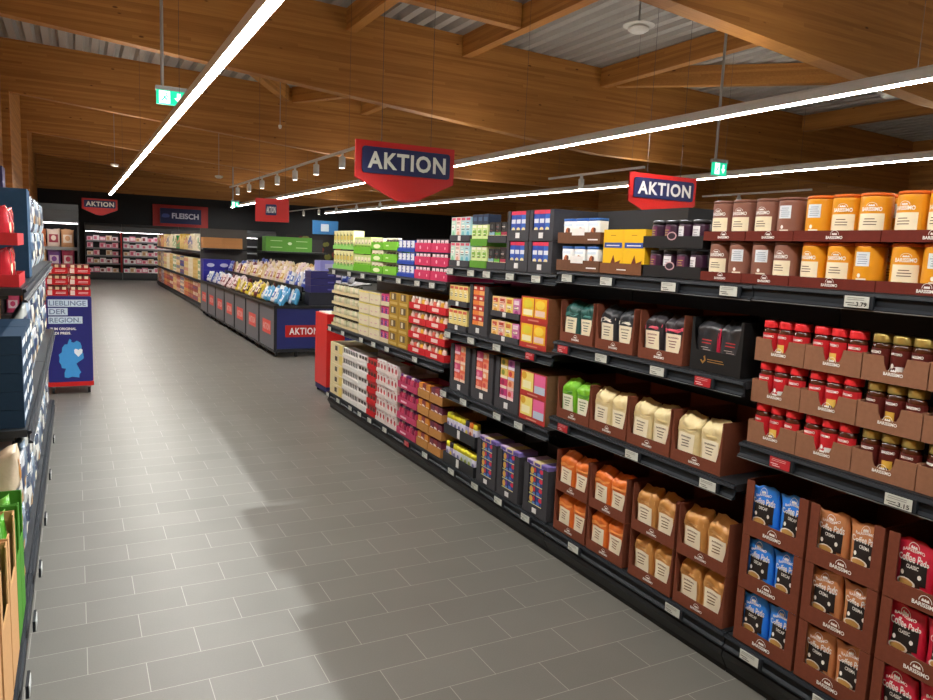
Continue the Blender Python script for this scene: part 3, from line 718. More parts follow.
past = [tp(.065, .15, .09, c, ('r', .1, .86, .9, .97, '#d9506a'), ('e', .2, .1, .8, .4, e), ('r', .15, .52, .85, .66, '#f6f6ee')) for c, e in (('#bfe0cf', '#7fc59a'), ('#efd6cf', '#e0a890'), ('#b5dcdb', '#71bcc4'), ('#aed8e4', '#5fb3cd'))]
tea_stack(4.44, 4.158, 1.505, 2, .163, dtray('tea_tray', .276, .04, .2), past, 4, .15, ('dark grey tray', 'pastel tea carton', 'dark grey tray'), 'beside the pink cartons', .04)
grn = [tp(.064, .125, .09, '#d5e7a2', ('e', .15, .45, .85, .8, '#7db53b'), ('r', .0, 0, 1, .22, '#e9d98a'), ('r', .1, .85, .9, .97, '#f2f2dc'))]
tea_stack(4.148, 3.932, 1.505, 2, .135, dtray('tea_tray', .21, .045, .2, card('#5f9a34'), False), grn, 3, .125, ('green tray', 'pale green tea carton', 'green tray'), 'on the tea top shelf', .04)
nb = [carton('tea_pack', .064, .06, .09, mat('#1f2f49', .45), blocks(('r', .15, .3, .85, .7, '#3d5877')))]
for bi in range(3): place(nb[0], W_(4.04, (bi - 1) * .068, .008, 1.7775), RX, f'small navy tea carton, {nth(bi, 3)} on top of the pale green tea', 'tea carton', 'navy tea cartons')
blk = [tp(.064, .115, .09, '#1c1d1f', ('r', 0, 0, 1, .34, '#f0e3b6'), ('e', .25, .04, .75, .32, e), ('r', 0, .34, 1, .5, g), ('e', .3, .65, .7, .9, '#55585a')) for e, g in (('#c23a2c', '#8fb9cf'), ('#d6a92c', '#58b83c'), ('#c77a34', '#a4264a'))]
tea_stack(3.926, 3.704, 1.505, 2, .158, dtray('tea_tray', .216, .042, .2, lab=False), blk, 3, .115, ('dark grey tray', 'black fruit tea carton', 'tray'), 'beside the pale green tea', .04)
def dispenser(name, w, h, d, wx0, wx1, wz0, M=DARKCASE):
    """upright dark case, window open to the top"""
    t = empty(name); hw = w / 2; th = .004
    MB().box(-hw + th, th, 0, hw - th, d - th, th, M).build('base_panel', t)
    for s_ in (-1, 1): MB().box(s_*hw - (th if s_ > 0 else 0), th, 0, s_*hw + (0 if s_ > 0 else th), d, h, M).build('side_panel', t)
    MB().box(-hw + th, d - th, 0, hw - th, d, h, M).build('back_panel', t)
    b = MB().plate([(-hw, 0), (hw, 0), (hw, h), (wx1, h), (wx1, wz0), (wx0, wz0), (wx0, h), (-hw, h)], 0, th, M)
    b.plate([(-.018, wz0*.25), (.022, wz0*.25), (.022, wz0*.75), (-.018, wz0*.75)], -.003, -.0005, mat('#e4e5e4'))
    b.build('front_panel', t); return t
def disp(yl, yr, z, h, packs, cn, rn, pw, phh, desc, where, D, wx0, wz0, cat='tea carton'):
    yc = (yl + yr) / 2
    place(D, (2.213, yc, z + .0015), RX, f'upright dark grey case of {desc}s {where}', 'display case', 'dark grey display cases')
    for r_ in range(rn):
        for c_ in range(cn):
            place(packs[(r_ * cn + c_) % len(packs)], W_(yc, wx0 + pw * (c_ + .5), .006, z + wz0 + .002 + r_ * phh, 2.213), RX, f'{desc}, {nth(c_, cn)} in {ORD[r_]} row up, case {where}', cat, desc + 's')
BXp = [carton('drink_stick_pack', .052, .115, .08, mat(c, .4), blocks(('r', 0, .82, 1, 1, '#d83a58'), ('r', .1, .4, .9, .6, '#dfe6f2'), ('e', .15, .02, .85, .22, '#eee3a8'))) for c in ('#2f56b5', '#2a4aa6', '#3468c4')]
for c_, (a, e) in enumerate(((3.695, 3.462), (3.458, 3.225))):
    for ti in range(2):
        D = dispenser('display_case', .228, .168, .42, -.085, .078, .06) if c_ == 0 and ti == 0 else D
        disp(a, e, 1.505 + ti * .17, .168, BXp, 3, 1, .0535, .12, 'blue drink pack', f'{("far", "near")[c_]} {("lower", "upper")[ti]} on the tea top shelf', D, -.083, .03 if False else .05)
yel = [tp(.0635, .13, .09, '#f1dc8c', ('e', .2, .06, .8, .26, '#c98b3a'), ('r', .1, .82, .9, .95, '#d8604a'), ('e', .2, .4, .8, .7, '#f7eec4'))]
tea_stack(4.43, 4.155, 1.085, 2, .158, dtray('tea_tray', .27, .036, .2), yel, 4, .13, ('dark grey tray', 'pale yellow tea carton', 'dark grey tray'), 'beside the red trays', .04)
redp = [carton('tea_pack', .073, .062, .12, mat('#c22b2a', .45), blocks(('r', 0, 0, 1, .42, e), ('r', .1, .55, .6, .8, '#f0e2cf'))) for e in ('#e88a3c', '#f0b168')]
D2 = dispenser('display_case', .236, .312, .3, -.082, .07, .062)
disp(4.118, 3.88, 1.085, .31, redp, 2, 4, .0755, .0632, 'red tea carton', 'on the third tea shelf', D2, -.0815, .055 if False else .063)
frt = [tp(.076, .112, .09, c, ('e', .2, .08, .8, .4, e), ('r', .15, .7, .85, .92, r_), ('r', .2, .45, .8, .6, '#faf0e4')) for c, e, r_ in (('#f2cf86', '#e09a34', '#c84a34'), ('#f0c2a8', '#d9605a', '#b8402c'), ('#eedf78', '#d8b02c', '#d87a2c'), ('#d37ab0', '#a83a86', '#f0dce8'))]
tea_stack(3.85, 3.52, 1.085, 2, .142, dtray('tea_tray', .325, .034, .2), frt, 4, .112, ('dark grey tray', 'fruit tea carton', 'dark grey tray'), 'on third tea shelf', .04)
def redyel(name):
    return carton(name, .27, .142, .26, card('#8a5a3a'), blocks(('r', 0, 0, 1, 1, '#b8322c'), ('r', .05, .22, .48, .95, '#f0c62c'), ('r', .52, .22, .95, .95, '#f2b81f'), ('r', .1, .28, .44, .5, '#f6efc8'), ('r', .56, .28, .9, .5, '#f0cfc4'), ('e', .1, .55, .44, .9, '#e3d43c'), ('e', .56, .55, .9, .9, '#f6d648'), ('r', .3, .07, .7, .13, '#d98a7a')))
RY = redyel('tea_carton_case')
for ti in range(2): place(RY, (2.213, 3.365, 1.0865 + ti * .1435), RX, f'red and yellow tea case on the third tea shelf, {("lower", "upper")[ti]}', 'tea case')
RP = carton('tea_carton_case', .262, .138, .28, card('#8a6a4a'), blocks(('r', 0, 0, 1, 1, '#b8322c'), ('r', .04, .2, .5, .96, '#f2e27a'), ('r', .54, .2, .95, .96, '#e86aa0'), ('r', .1, .3, .42, .6, '#f7f0c0'), ('r', .56, .2, .95, .5, '#b9cbe0'), ('e', .05, .65, .25, .95, '#d8b02c'), ('r', .3, .06, .7, .12, '#d98a7a')))
for ti in range(2): place(RP, (2.213, 3.335, .6815 + ti * .1395), RX, f'yellow and pink tea case on the second tea shelf, {("lower", "upper")[ti]}', 'tea case')
mixA = [carton('tea_pack', .075, .058, .12, mat(c, .45), blocks(('r', .0, .0, 1, .3, e), ('e', .1, .35, .6, .85, g))) for c, e, g in (('#e2604c', '#f3c9b2', '#f08a70'), ('#ef8f6c', '#f7dcc8', '#d8504a'), ('#d8487a', '#f3cdd8', '#e88aa8'), ('#f0a878', '#e86a4a', '#f7e0c8'))]
mixB = [carton('tea_pack', .075, .058, .12, mat(c, .45), blocks(('r', .0, .0, 1, .3, e), ('e', .15, .35, .65, .9, g))) for c, e, g in (('#c8367c', '#f0d0da', '#8a2860'), ('#ef9aa8', '#f7dcd8', '#d8504a'), ('#d8406a', '#efe0c8', '#a02858'), ('#f0b08a', '#e8c8c0', '#d86a4a'), ('#e8cf6a', '#f7f0d0', '#8a9a3a'), ('#f0a05a', '#d8d0e8', '#c83a3a'), ('#e2c04a', '#f4f0d8', '#7a8a30'), ('#c070b8', '#f0e0f0', '#8a3a8a'))]
D3 = dispenser('display_case', .268, .312, .3, -.09, .078, .07)
for i, (a, e, pk) in enumerate(((4.36, 4.08, mixA), (4.05, 3.782, mixA), (3.748, 3.485, mixB))):
    disp(a, e, .68, .31, pk, 2, 4, .083, .0596, 'small colourful tea carton', f'{ORD[i]} on second tea shelf', D3, -.088, .0705)
# bottom deck: shaker bottles and blue packs
def shaker(lid, body, deco):
    t = empty('shaker_bottle'); P = rrect(-.027, -.02, .027, .02, .012, 3)
    b = MB(); b.prism(P, lambda x, y: (x, y + .022, 0), lambda x, y: (x, y + .022, .085), mat(body, .3), True); b.decal(ell(0, .045, .016, .022, 10), FLAT(.0012), mat(deco)); b.build('bottle_body', t)
    b = MB(); b.prism(P, lambda x, y: (x, y + .022, .0855), lambda x, y: (x * .85, y * .85 + .022, .115), mat(lid, .4), True); b.build('cap', t); return t
SH = [shaker('#ece23a', '#b9b6c9', '#6d6f9a'), shaker('#2a2438', '#8e84a8', '#d8c83a'), shaker('#ef7d26', '#c7a894', '#a04a2c'), shaker('#ece23a', '#a9b3ae', '#8aa03a')]
JT = dtray('shaker_tray', .44, .068, .2, mat('#26282c', .5)); seqs = [[0, 1, 0, 0, 3, 3, 3, 0], [0, 0, 0, 0, 0, 1, 2, 0]]
for ti in range(2):
    z = .167 + ti * .178 + .02
    place(JT, (2.214, 4.196, z - .02 if ti == 0 else z), RX, f'black tray of shaker bottles, {("lower", "upper")[ti]}', 'tray')
    for bi in range(8): place(SH[seqs[ti][bi]], W_(4.196, (bi - 3.5) * .0535, .012, (z - .02 if ti == 0 else z) + .006), RX, f'shaker bottle with coloured cap, {nth(bi, 8)} in the {("lower", "upper")[ti]} black tray', 'shaker bottle', 'shaker bottles', sc=(1, 1, 1.2))
for ti in (1,):
    o = MB().box(-.215, .21, 0, .215, .4, .2, DARKCASE).build('carton'); place(o, (2.22, 4.196, .167), RX, 'dark carton behind the shaker bottle trays', 'carton')
blu = [carton('tea_pack', .066, .053, .14, mat('#26356f', .4), blocks(('e', .08, .15, .6, .9, '#e0b34a'), ('r', .0, 0, 1, .12, '#c6d68a'), ('e', .6, .4, .95, .95, e), ('r', .62, .1, .95, .35, '#5a8ad0'))) for e in ('#d8324a', '#7a3a9a', '#c82a3a')]
bluB = [carton('tea_pack', .066, .053, .14, mat('#2a3f86', .4), blocks(('e', .4, .5, .95, .98, '#d8304c'), ('r', 0, 0, 1, .1, '#e8e0a0'), ('r', .1, .15, .55, .5, '#4a7ad0'))) for _ in range(1)]
D4 = dispenser('display_case', .236, .28, .36, -.07, .068, .055)
for i, (a, e) in enumerate(((3.934, 3.698), (3.676, 3.44), (3.38, 3.144))):
    disp(a, e, .166, .28, [blu[i], bluB[0]], 2, 4, .069, .0542, 'navy tea carton', f'{ORD[i]} along the tea bottom deck', D4, -.0685, .0555)
    yc = (a + e) / 2
    for j, c in enumerate(('#c9b6dc', '#e0d49a', '#8a7ac0')):
        o = carton('tea_pack', .066, .026, .13, mat(c, .45), blocks(('r', .1, .2, .9, .8, '#5a4a9a')))
        place(o, W_(yc, (j - 1) * .071, .008, .4415, 2.213), RX, f'flat pale tea carton, {nth(j, 3)} on the {ORD[i]} navy tea case', 'tea carton', 'flat pale tea cartons')


# ------------------------------------------------------------------ bays 4 and 5: stacked trays
def col_stack(yl, yr, z, nt, pitch, lip, trayM, packs, n, ph, where, tdesc, pdesc, pd=.12, boxy=False, front=None, d=.36):
    """NT trays (or closed boxes) on each other in one column"""
    w = (yl - yr) - .006; yc = (yl + yr) / 2
    if boxy: T = carton('product_carton', w, pitch - .003, d, trayM, front)
    else: T = case('product_tray', w, lip, d, trayM, lip, 0, 0, 0, lip, extra=(lambda b: front(b, w, lip)) if front else None)
    for ti in range(nt):
        zz = z + .0015 + ti * pitch
        place(T, (2.213, yc, zz), RX, f'{tdesc} {where}, {tier(ti, nt)} of its stack', 'carton' if boxy else 'tray', tdesc + 's')
        if boxy: continue
        for bi in range(n):
            place(packs[bi % len(packs)], W_(yc, (bi - (n - 1) / 2) * (w - .012) / n, .007, zz + .005, 2.213), RX, f'{pdesc}, {nth(bi, n)} in {tier(ti, nt)} tray {where}', 'pack', pdesc + 's')
def small_print(seed, accents):
    r = random.Random(seed); o = []
    for k in range(4):
        x0 = r.uniform(.08, .55); z0 = r.uniform(.08, .85)
        o.append(('r', x0, z0, min(.94, x0 + r.uniform(.15, .4)), z0 + r.uniform(.04, .09), r.choice(accents)))
    return o
PKN = [0]
def pk(w, h, c, *bl, d=.1):
    PKN[0] += 1
    return carton('product_pack', w, h, d, mat(c, .45), blocks(*bl, *small_print(PKN[0], ['#2a2626', '#f4f1ea', '#3a302a', bl[0][5]])))
def bottle(r, h, c, lid, lab=None):
    b = MB(); b.lathe([(r, 0), (r, h*.7), (r*.7, h*.82), (r*.7, h*.83), (r*.72, h*.84), (r*.72, h)], [mat(c, .3)]*4 + [mat(lid, .4)], 10, 0, r)
    return b.build('glass_jar')
z5 = 1.395
soup = [pk(.085, .165, '#e9e6b0', ('r', .05, .0, .95, .28, '#6ab04a'), ('r', .1, .5, .9, .75, '#d9c45c'), ('r', .0, .28, .1, .9, '#3a3a28'))]
col_stack(6.97, 6.372, z5, 2, .185, .035, card('#8fcf6a'), soup, 6, .165, 'at far end of top shelf', 'light green tray', 'pale green and cream pack')
lime1 = [pk(.08, .14, '#c9d98a', ('r', 0, 0, 1, .5, '#74b52a'), ('r', .1, .6, .9, .85, '#eee6c4'))]
col_stack(6.366, 5.926, z5, 2, .152, .06, card('#6db92c'), lime1, 5, .14, 'beside the light green trays', 'lime green tray', 'lime and cream pack')
lime2 = [pk(.08, .088, '#e3dcc0', ('r', .2, .3, .8, .7, '#7a4a2a'))]
oval = blocks(('e', .2, .15, .8, .75, '#e9f2c4'))
col_stack(5.92, 5.646, z5, 3, .098, .06, card('#6ebb2e'), lime2, 3, .08, 'with pale ovals on the top shelf', 'bright green tray', 'beige pack', front=oval)
dkp = [bottle(.028, .09, '#3a2a20', '#cfc7b4')]
col_stack(5.64, 5.348, z5, 3, .098, .066, card('#7cc53a'), dkp, 4, .09, 'next to the blue packs', 'plain lime tray', 'dark jar', front=blocks(('r', .2, .45, .4, .6, '#d8ecb0')))
bwp = [pk(.075, .082, '#2f50b4', ('r', .1, .35, .9, .95, '#e9edf5'), ('r', .3, .0, .7, .3, '#4a70d0'))]
col_stack(5.342, 5.01, z5, 3, .094, .025, card('#2d49a8'), bwp, 4, .07, 'in the middle of the top shelf', 'blue tray', 'blue and white pack')
pnk = [pk(.06, .088, '#2a2230', ('r', .1, .4, .9, .9, '#f0d8e0'), ('r', 0, 0, 1, .3, '#3a2a40'))]
pf = blocks(('e', .3, .3, .4, .7, '#f3a8b8'), ('e', .8, .3, .85, .6, '#f3a8b8'))
for i, (a, e) in enumerate(((5.004, 4.73), (4.724, 4.45))):
    col_stack(a, e, z5, 3, .097, .064, card('#d13a64'), pnk, 4, .088, f'{("first", "second")[i]} pink stack on the top shelf', 'pink tray', 'dark topped pack', front=pf)
z4 = .84
crm = [bottle(.025, .09, '#d7d8b4', '#4a4434'), bottle(.025, .09, '#ece2c4', '#3b3a2c')]
for i, (a, e) in enumerate(((6.98, 6.57), (6.564, 6.20))):
    col_stack(a, e, z4, 4, .105, .026, card('#dccda0'), crm, 5, .08, f'{("first", "second")[i]} from the far end of the middle shelf', 'cream tray', 'pale jar')
crb = blocks(('r', .15, .3, .3, .42, '#c9a3a0'), ('r', .55, .35, .8, .45, '#c9a3a0'), ('r', 0, .88, 1, 1, '#e3d56a'))
for i, (a, e) in enumerate(((6.19, 5.935), (5.93, 5.68))):
    col_stack(a, e, z4, 4, .098, 0, card('#e4d9b8'), None, 0, 0, f'{("first", "second")[i]} in the middle shelf', 'closed cream carton', '', boxy=True, front=crb)
pkb = [pk(.085, .09, '#c42a6a', ('r', .1, .2, .5, .8, '#6a3aa0'), ('e', .5, .4, .9, .9, '#e86a9a'))]
col_stack(5.674, 5.485, z4, 4, .1, .036, card('#e0d3ae'), pkb, 2, .08, 'beside the gold cartons', 'cream tray with pink packs', 'magenta pack')
gold = blocks(('r', .2, .45, .75, .95, '#5a4426'), ('r', .3, .5, .5, .9, '#d9d0b0'), ('r', .1, .1, .9, .3, '#c9a850'))
for i, (a, e) in enumerate(((5.478, 5.285), (5.28, 5.09))):
    col_stack(a, e, z4, 4, .106, 0, card('#b8923c'), None, 0, 0, f'{("first", "second")[i]} gold stack', 'gold display carton', '', boxy=True, front=gold)
rdp = [bottle(.022, .09, c, '#f0e6da') for c in ('#e8c8bc', '#d86a5a', '#f0ddd0', '#e0a83c')]
wr = blocks(('r', .3, .25, .65, .75, '#f0cfc8'))
for i, (a, e) in enumerate(((5.082, 4.772), (4.766, 4.455))):
    col_stack(a, e, z4, 4, .108, .05, card('#d12a30'), rdp, 5, .09, f'{("far", "near")[i]} red stack of the middle shelf', 'red tray', 'pale jar', front=wr)
zb = .166
mk = blocks(('r', .4, .3, .6, .75, '#3a3020'), ('r', .75, .1, 1, .9, '#e6d06a'))
col_stack(6.99, 6.62, zb, 5, .102, 0, card('#ecdcae'), None, 0, 0, 'at far end of deck', 'cream carton with dark mark', '', boxy=True, front=mk)
wht = [pk(.07, .092, '#eceae6', ('r', .1, .55, .4, .95, '#2c2c30'), ('r', .55, .5, .75, .9, '#4a4a50'), ('r', .3, .1, .7, .3, '#d8c8c8'))]
col_stack(6.612, 6.19, zb, 5, .1, .04, card('#e9e7e2'), wht, 6, .09, 'beside the marked cream cartons', 'white tray', 'white pack with dark print')
wh2 = [pk(.066, .092, '#e6e2de', ('r', .1, .6, .9, .9, '#38302c'), ('r', .2, .1, .8, .4, '#f2efec'))]
col_stack(6.184, 5.955, zb, 5, .1, .05, card('#efeeea'), wh2, 3, .09, 'before bright red ones', 'plain white tray', 'white pack with dark band')
rd2 = [pk(.062, .092, '#c22a2c', ('r', .1, .5, .9, .8, '#4a2a1c'), ('r', .2, .1, .5, .3, '#e8b0a0'))]
col_stack(5.948, 5.735, zb, 5, .1, .045, card('#d0282c'), rd2, 3, .09, 'between the white trays', 'bright red tray', 'red pack with dark band')
wr2 = [pk(.064, .1, '#efe6e2', ('e', .2, .25, .8, .7, '#cf3a44'), ('r', .0, .85, 1, 1, '#f6f4f0'), ('r', .4, .1, .9, .25, '#8a2a34'))]
for i, (a, e) in enumerate(((5.728, 5.505), (5.5, 5.265))):
    col_stack(a, e, zb, 5, .104, .03, card('#e9ddd8'), wr2, 3, .095, f'{("far", "near")[i]} white and red stack', 'pale tray', 'white pack with red emblem')
mg = [bottle(.024, .1, c, l) for c, l in (('#b02a50', '#5a2a6a'), ('#c84a68', '#e8dcd8'), ('#8a2248', '#6a2a70'))]
col_stack(5.257, 4.88, zb, 4, .122, .05, card('#c2456a'), mg, 7, .1, 'of magenta stack on the bottom deck', 'pink-red tray', 'magenta jar', front=blocks(('r', .2, .3, .5, .6, '#e8c0cc')))
tn = [pk(.06, .1, c, ('r', .1, .2, .9, .6, e)) for c, e in (('#d88a2c', '#f0e0c0'), ('#6a2a40', '#e8dce0'), ('#8a3038', '#e0c8c8'))]
for i, (a, e) in enumerate(((4.872, 4.67), (4.664, 4.452))):
    col_stack(a, e, zb, 4, .122, .06, card('#c0894c'), [tn[i], tn[2]], 3, .1, f'{("far", "near")[i]} tan stack on the bottom deck', 'tan cardboard tray', 'purple and white pack')

# ------------------------------------------------------------------ price tags on the rails
def price_tag(bg, ink, txt):
    t = empty('price_tag')
    MB().box(-.05, -.009, -.021, .05, 0, .021, RAIL).build('holder', t)
    b = MB(); b.plate([(-.045, -.018), (.038, -.018), (.038, .018), (-.045, .018)], -.0115, -.0092, mat(bg, .4))
    mp = FLAT(-.0125)
    if txt: b.text(txt, mp, .014, -.007, .036, .014, mat(ink), .02)
    lines(b, mp, -.04, .0, -.014, .0, 2, mat(ink), 2); lines(b, mp, -.04, .03, .004, .016, 2, mat('#8d8f8d' if bg != '#b8242c' else '#e8b0b0'), 3)
    b.build('display', t); return t
PT = {k: price_tag('#cfd4cc', '#17181a', k) for k in ('3.79', '3.15', '')}; PR = price_tag('#b8242c', '#f3e6e4', '')
def tags(z, ys, shelf, red=(), txt={}):
    for i, y in enumerate(ys):
        P = PR if i in red else PT[txt.get(i, '')]
        place(P, (2.2 - .0185, y, z - .032), RX, f'{"red" if i in red else "pale grey"} electronic price tag, {ORD[i % 12]} from the far end of the {shelf}', 'price tag', 'price tags on the right shelves')
tags(1.528, (1.981, 1.462), 'canister rail', txt={0: '', 1: '3.79'}); tags(.94, (1.682, 1.257), 'jar rail', (0,), {1: '3.15'}); tags(.182, (1.73, 1.42), 'pad deck')
tags(1.525, (3.02, 2.71, 2.30), 'cocoa rail'); tags(1.165, (3.02, 2.71, 2.33, 2.07), 'bagged coffee rail', (0, 3)); tags(.765, (2.98, 2.45, 2.0), 'cream bag rail', (0,)); tags(.182, (2.83, 2.13), 'orange bag deck')
tags(1.505, (4.33, 4.04, 3.84, 3.57, 3.30), 'tea top rail'); tags(1.085, (4.33, 4.0, 3.68, 3.32), 'tea third rail', (3,)); tags(.68, (4.36, 4.07, 3.64, 3.4), 'tea second rail'); tags(.182, (4.2, 3.87, 3.58, 3.28), 'tea deck')
tags(1.395, (6.8, 6.35, 6.0, 5.6, 5.2, 4.85, 4.6), 'far top rail'); tags(.84, (6.9, 6.5, 6.0, 5.7, 5.4, 4.85), 'far middle rail'); tags(.182, (6.93, 6.6, 6.25, 6.0, 5.75, 5.4, 4.95, 4.62), 'far deck', (6,))

# ------------------------------------------------------------------ red promotional stand, bins
t = empty('display_stand'); t.location = (2.355, 7.58, 0)
MB().box(0, 0, .09, .2, .42, .88, mat('#dd2626', .4)).build('column', t)
MB().box(.005, .005, .03, .195, .415, .0895, mat('#232a63')).build('plinth', t)
for a, c in ((.03, .03), (.17, .03), (.03, .38), (.17, .38)): MB().lathe([(.018, 0), (.018, .03)], BLACK, 8, a, c).build('foot', t)
MB().box(.03, .03, .881, .17, .39, .888, WHITE).build('top_card', t)
tag(t, 'narrow red cardboard stand at the far end of the tea shelves', 'display stand')

BX0, BX1, BY0, BY1, BZ = 2.47, 4.1, 10.4, 17.4, .74
t = empty('promotional_bin'); t.location = (BX0, BY0, 0)
PANEL = mat('#6d7078', .5); LBL = mat('#f0584e', .5); w1 = (BY1 - BY0) / 7
for k in range(7):
    y0 = k * w1
    b = MB(); b.box(0, y0 + .01, .1, .02, y0 + w1 - .01, BZ - .04, PANEL)
    mp = lambda y, z: (-.003, w1 * (2 * k + 1) + 2 * 0 - y if False else y, z)
    cy = y0 + w1 * .5; hw = w1 * .26
    b.decal([(cy - hw, .3), (cy + hw, .3), (cy + hw, .5), (cy - hw, .5)], lambda y, z: (-.003, y, z), LBL)
    b.text('AKTION', lambda y, z: (-.006, 2 * cy - y, z), cy, .4, hw * 1.7, .1, mat('#f6c9c4'), .03)
    b.build('side_panel', t)
    for dz in (0,):
        MB().box(-.012, y0 - .012, .09, .028, y0 + .0095, BZ, BLACK).build('post', t)
b = MB(); b.box(.03, 0, .12, BX1 - BX0, .02, BZ - .04, mat('#1c2566', .45)); b.box(.15, -.008, .29, .8, -.001, .46, RED); b.text('AKTION', FLAT(-.011), .42, .375, .43, .1, WHITE, .025); b.build('end_panel', t)
b = MB(); b.box(-.02, -.02, BZ - .04, .03, BY1 - BY0, BZ, BLACK); b.box(.03, -.02, BZ - .04, BX1 - BX0, .03, BZ, BLACK); b.box(-.02, -.02, .075, .03, BY1 - BY0, .1, BLACK); b.box(.03, -.02, .075, BX1 - BX0, .02, .12, BLACK); b.build('rim', t)
MB().box(.035, .035, BZ - .09, BX1 - BX0, BY1 - BY0, BZ - .05, BLACK).build('base_deck', t)
for k in range(14):
    b = MB(); b.bar((.03, .1 + k * .52, .035), (.06, .1 + k * .52, .035), .034, BLACK, 12); b.box(.03, .07 + k * .52, .036, .06, .13 + k * .52, .074, BLACK); b.build('castor', t)
b = MB(); b.bar((.3, .03, .035), (.33, .03, .035), .034, BLACK, 12); b.box(.3, .0, .036, .33, .06, .074, BLACK); b.build('castor', t)
tag(t, 'long grey promotional bin with red AKTION panels and navy end', 'promotional bin')
t = empty('display_rack'); t.location = (2.95, 10.75, .691)
b = MB(); b.prism([(.0, .3), (.02, .3), (.02, .24), (1.1, .36), (1.1, .34), (0, .22)], lambda x, z: (x, 0, z), lambda x, z: (x, 6.4, z), BLACK); b.build('basket_shelf', t)
for k in range(6):
    for xx in (.3, .9): MB().box(xx, .1 + k * 1.1, .001, xx + .03, .13 + k * 1.1, .25 + .1 * xx, BLACK).build('post', t)
tag(t, 'black raised wire rack standing inside the promotional bin', 'display rack')
def snack(name, w, h, d, c, c2, seed):
    def f(b, mp): b.grid(-.7, .7, .25, .7, mp(.002), mat(c2, .4), 5, 4); b.decal(ell(0, .5, .4, .15, 12), mp(.004), mat(c, .4))
    return pouch(name, w, h, d, foil(c, .3), f, False, seed)
SN = {k: snack('snack_bag', .215, .25, .09, a, c, i) for i, (k, a, c) in enumerate((('light blue', '#4fa8dc', '#e9f2f8'), ('yellow', '#e6d23a', '#2c2622'), ('white and pink', '#ead6d6', '#9a3a4a'), ('white and blue', '#eef1f4', '#3a6ab8'), ('silver blue', '#3a55b8', '#c9d4e8'), ('cream', '#e8d8b0', '#c8a040'), ('gold', '#c9a050', '#f0e6c8'), ('dark red', '#6a2a34', '#e8dcd4')))}
zones = [(10.62, 12.0, ['light blue', 'light blue', 'white and blue']), (12.0, 14.0, ['yellow', 'cream', 'yellow', 'dark red']), (14.0, 15.7, ['white and pink', 'dark red', 'white and pink']), (15.7, 17.25, ['white and blue', 'white and blue', 'silver blue'])]
def zone_of(y, zz): return next(k for lim, k in zz if y < lim)
zz = [(b_, k) for a_, b_, k in zones]; y = 10.62; i = 0
while y < 17.25:
    ks = zone_of(y, zz)
    for c_ in range(2):
        k = ks[(i + c_) % len(ks)]
        place(SN[k], (2.56 + .2 * c_, y, .74 + rnd.uniform(0, .03)), RX + rnd.uniform(-.2, .2), f'{k} snack bag lying in the promotional bin, {ordw(i)} along, {("aisle side", "second row")[c_]}', 'snack bag', f'{k} snack bags in the bin', tilt=(-.42 + rnd.uniform(-.16, .12), rnd.uniform(-.15, .15)), sc=rnd.uniform(.82, .94))
    i += 1; y += .232
rk = [(12.0, ['silver blue', 'white and blue']), (13.2, ['cream', 'white and pink']), (15.2, ['cream', 'gold', 'cream', 'white and pink']), (16.6, ['dark red', 'white and pink', 'cream']), (17.6, ['silver blue'])]
y = 10.9; i = 0
while y < 17.1:
    ks = zone_of(y, rk)
    for c_ in range(4):
        k = ks[(i + c_) % len(ks)]
        place(SN[k], (2.985 + .24 * c_, y, .985 + .0262 * c_), RX + rnd.uniform(-.2, .2), f'{k} snack bag standing on the bin rack, {ordw(i)} along, {ORD[c_]} row back', 'snack bag', f'{k} snack bags on the rack', tilt=(-.3 + rnd.uniform(-.15, .1), rnd.uniform(-.15, .15)), sc=rnd.uniform(.82, .94))
    i += 1; y += .232
NB = carton('chocolate_box', .46, .1, .3, mat('#232063', .45), blocks(('r', .82, .2, .98, .8, '#d9d6e4'), ('r', .55, .35, .75, .55, '#5a58a8')))
for k in range(3): place(NB, (3.22, 10.43, .93 + k * .104), 0, f'navy chocolate box with white corner label, {tier(k, 3)} of the stack on the bin', 'box', 'navy chocolate boxes')
b = MB(); b.box(-.24, .02, BZ - .0, .24, .28, .928, mat('#1f2330', .5)); o = b.build('display_plinth'); o.location = (3.22, 10.43, 0); tag(o, 'dark box under the navy chocolate boxes on the bin', 'display plinth')
o = carton('chocolate_box', .34, .15, .3, mat('#8f90d8', .5), blocks(('r', .2, .2, .8, .7, '#b9badf'))); place(o, (3.3, 10.43, 1.245), 0, 'lilac box standing on top of the navy chocolate boxes', 'box')

# ------------------------------------------------------------------ far shelving run along the aisle and its goods
for k, lab in enumerate(('first far shelving bay just behind the long promotional bin', 'second far shelving bay behind the bin', 'third far shelving bay toward the chillers', 'last far shelving bay next to the chillers')):
    bay(2.55, 18.0 + 2.6 * k, 20.6 + 2.6 * k, [.70, 1.37], -1, lab, back=1.9, base=.16, group='far shelving bays')
fc = ['#e3cf8e', '#c9a24a', '#f0ead6', '#d98a7a', '#b5523c', '#3c4fa0', '#e8d9b8', '#d8b45a', '#a8483c', '#efe6cf', '#e2c078', '#4a62a8', '#d9604a', '#3f9a5a']
fcn = ['straw', 'mustard', 'ivory', 'salmon', 'rust', 'blue', 'sand', 'gold', 'brick red', 'off-white', 'wheat', 'steel blue', 'coral', 'green']
fp = [carton('grocery_pack', .19, .238, .2, mat(c, .5), blocks(('r', .1, .5, .9, .85, fc[(i * 5 + 3) % len(fc)]), ('e', .25, .1, .75, .42, fc[(i * 3 + 7) % len(fc)]))) for i, c in enumerate(fc)]
ID = 0
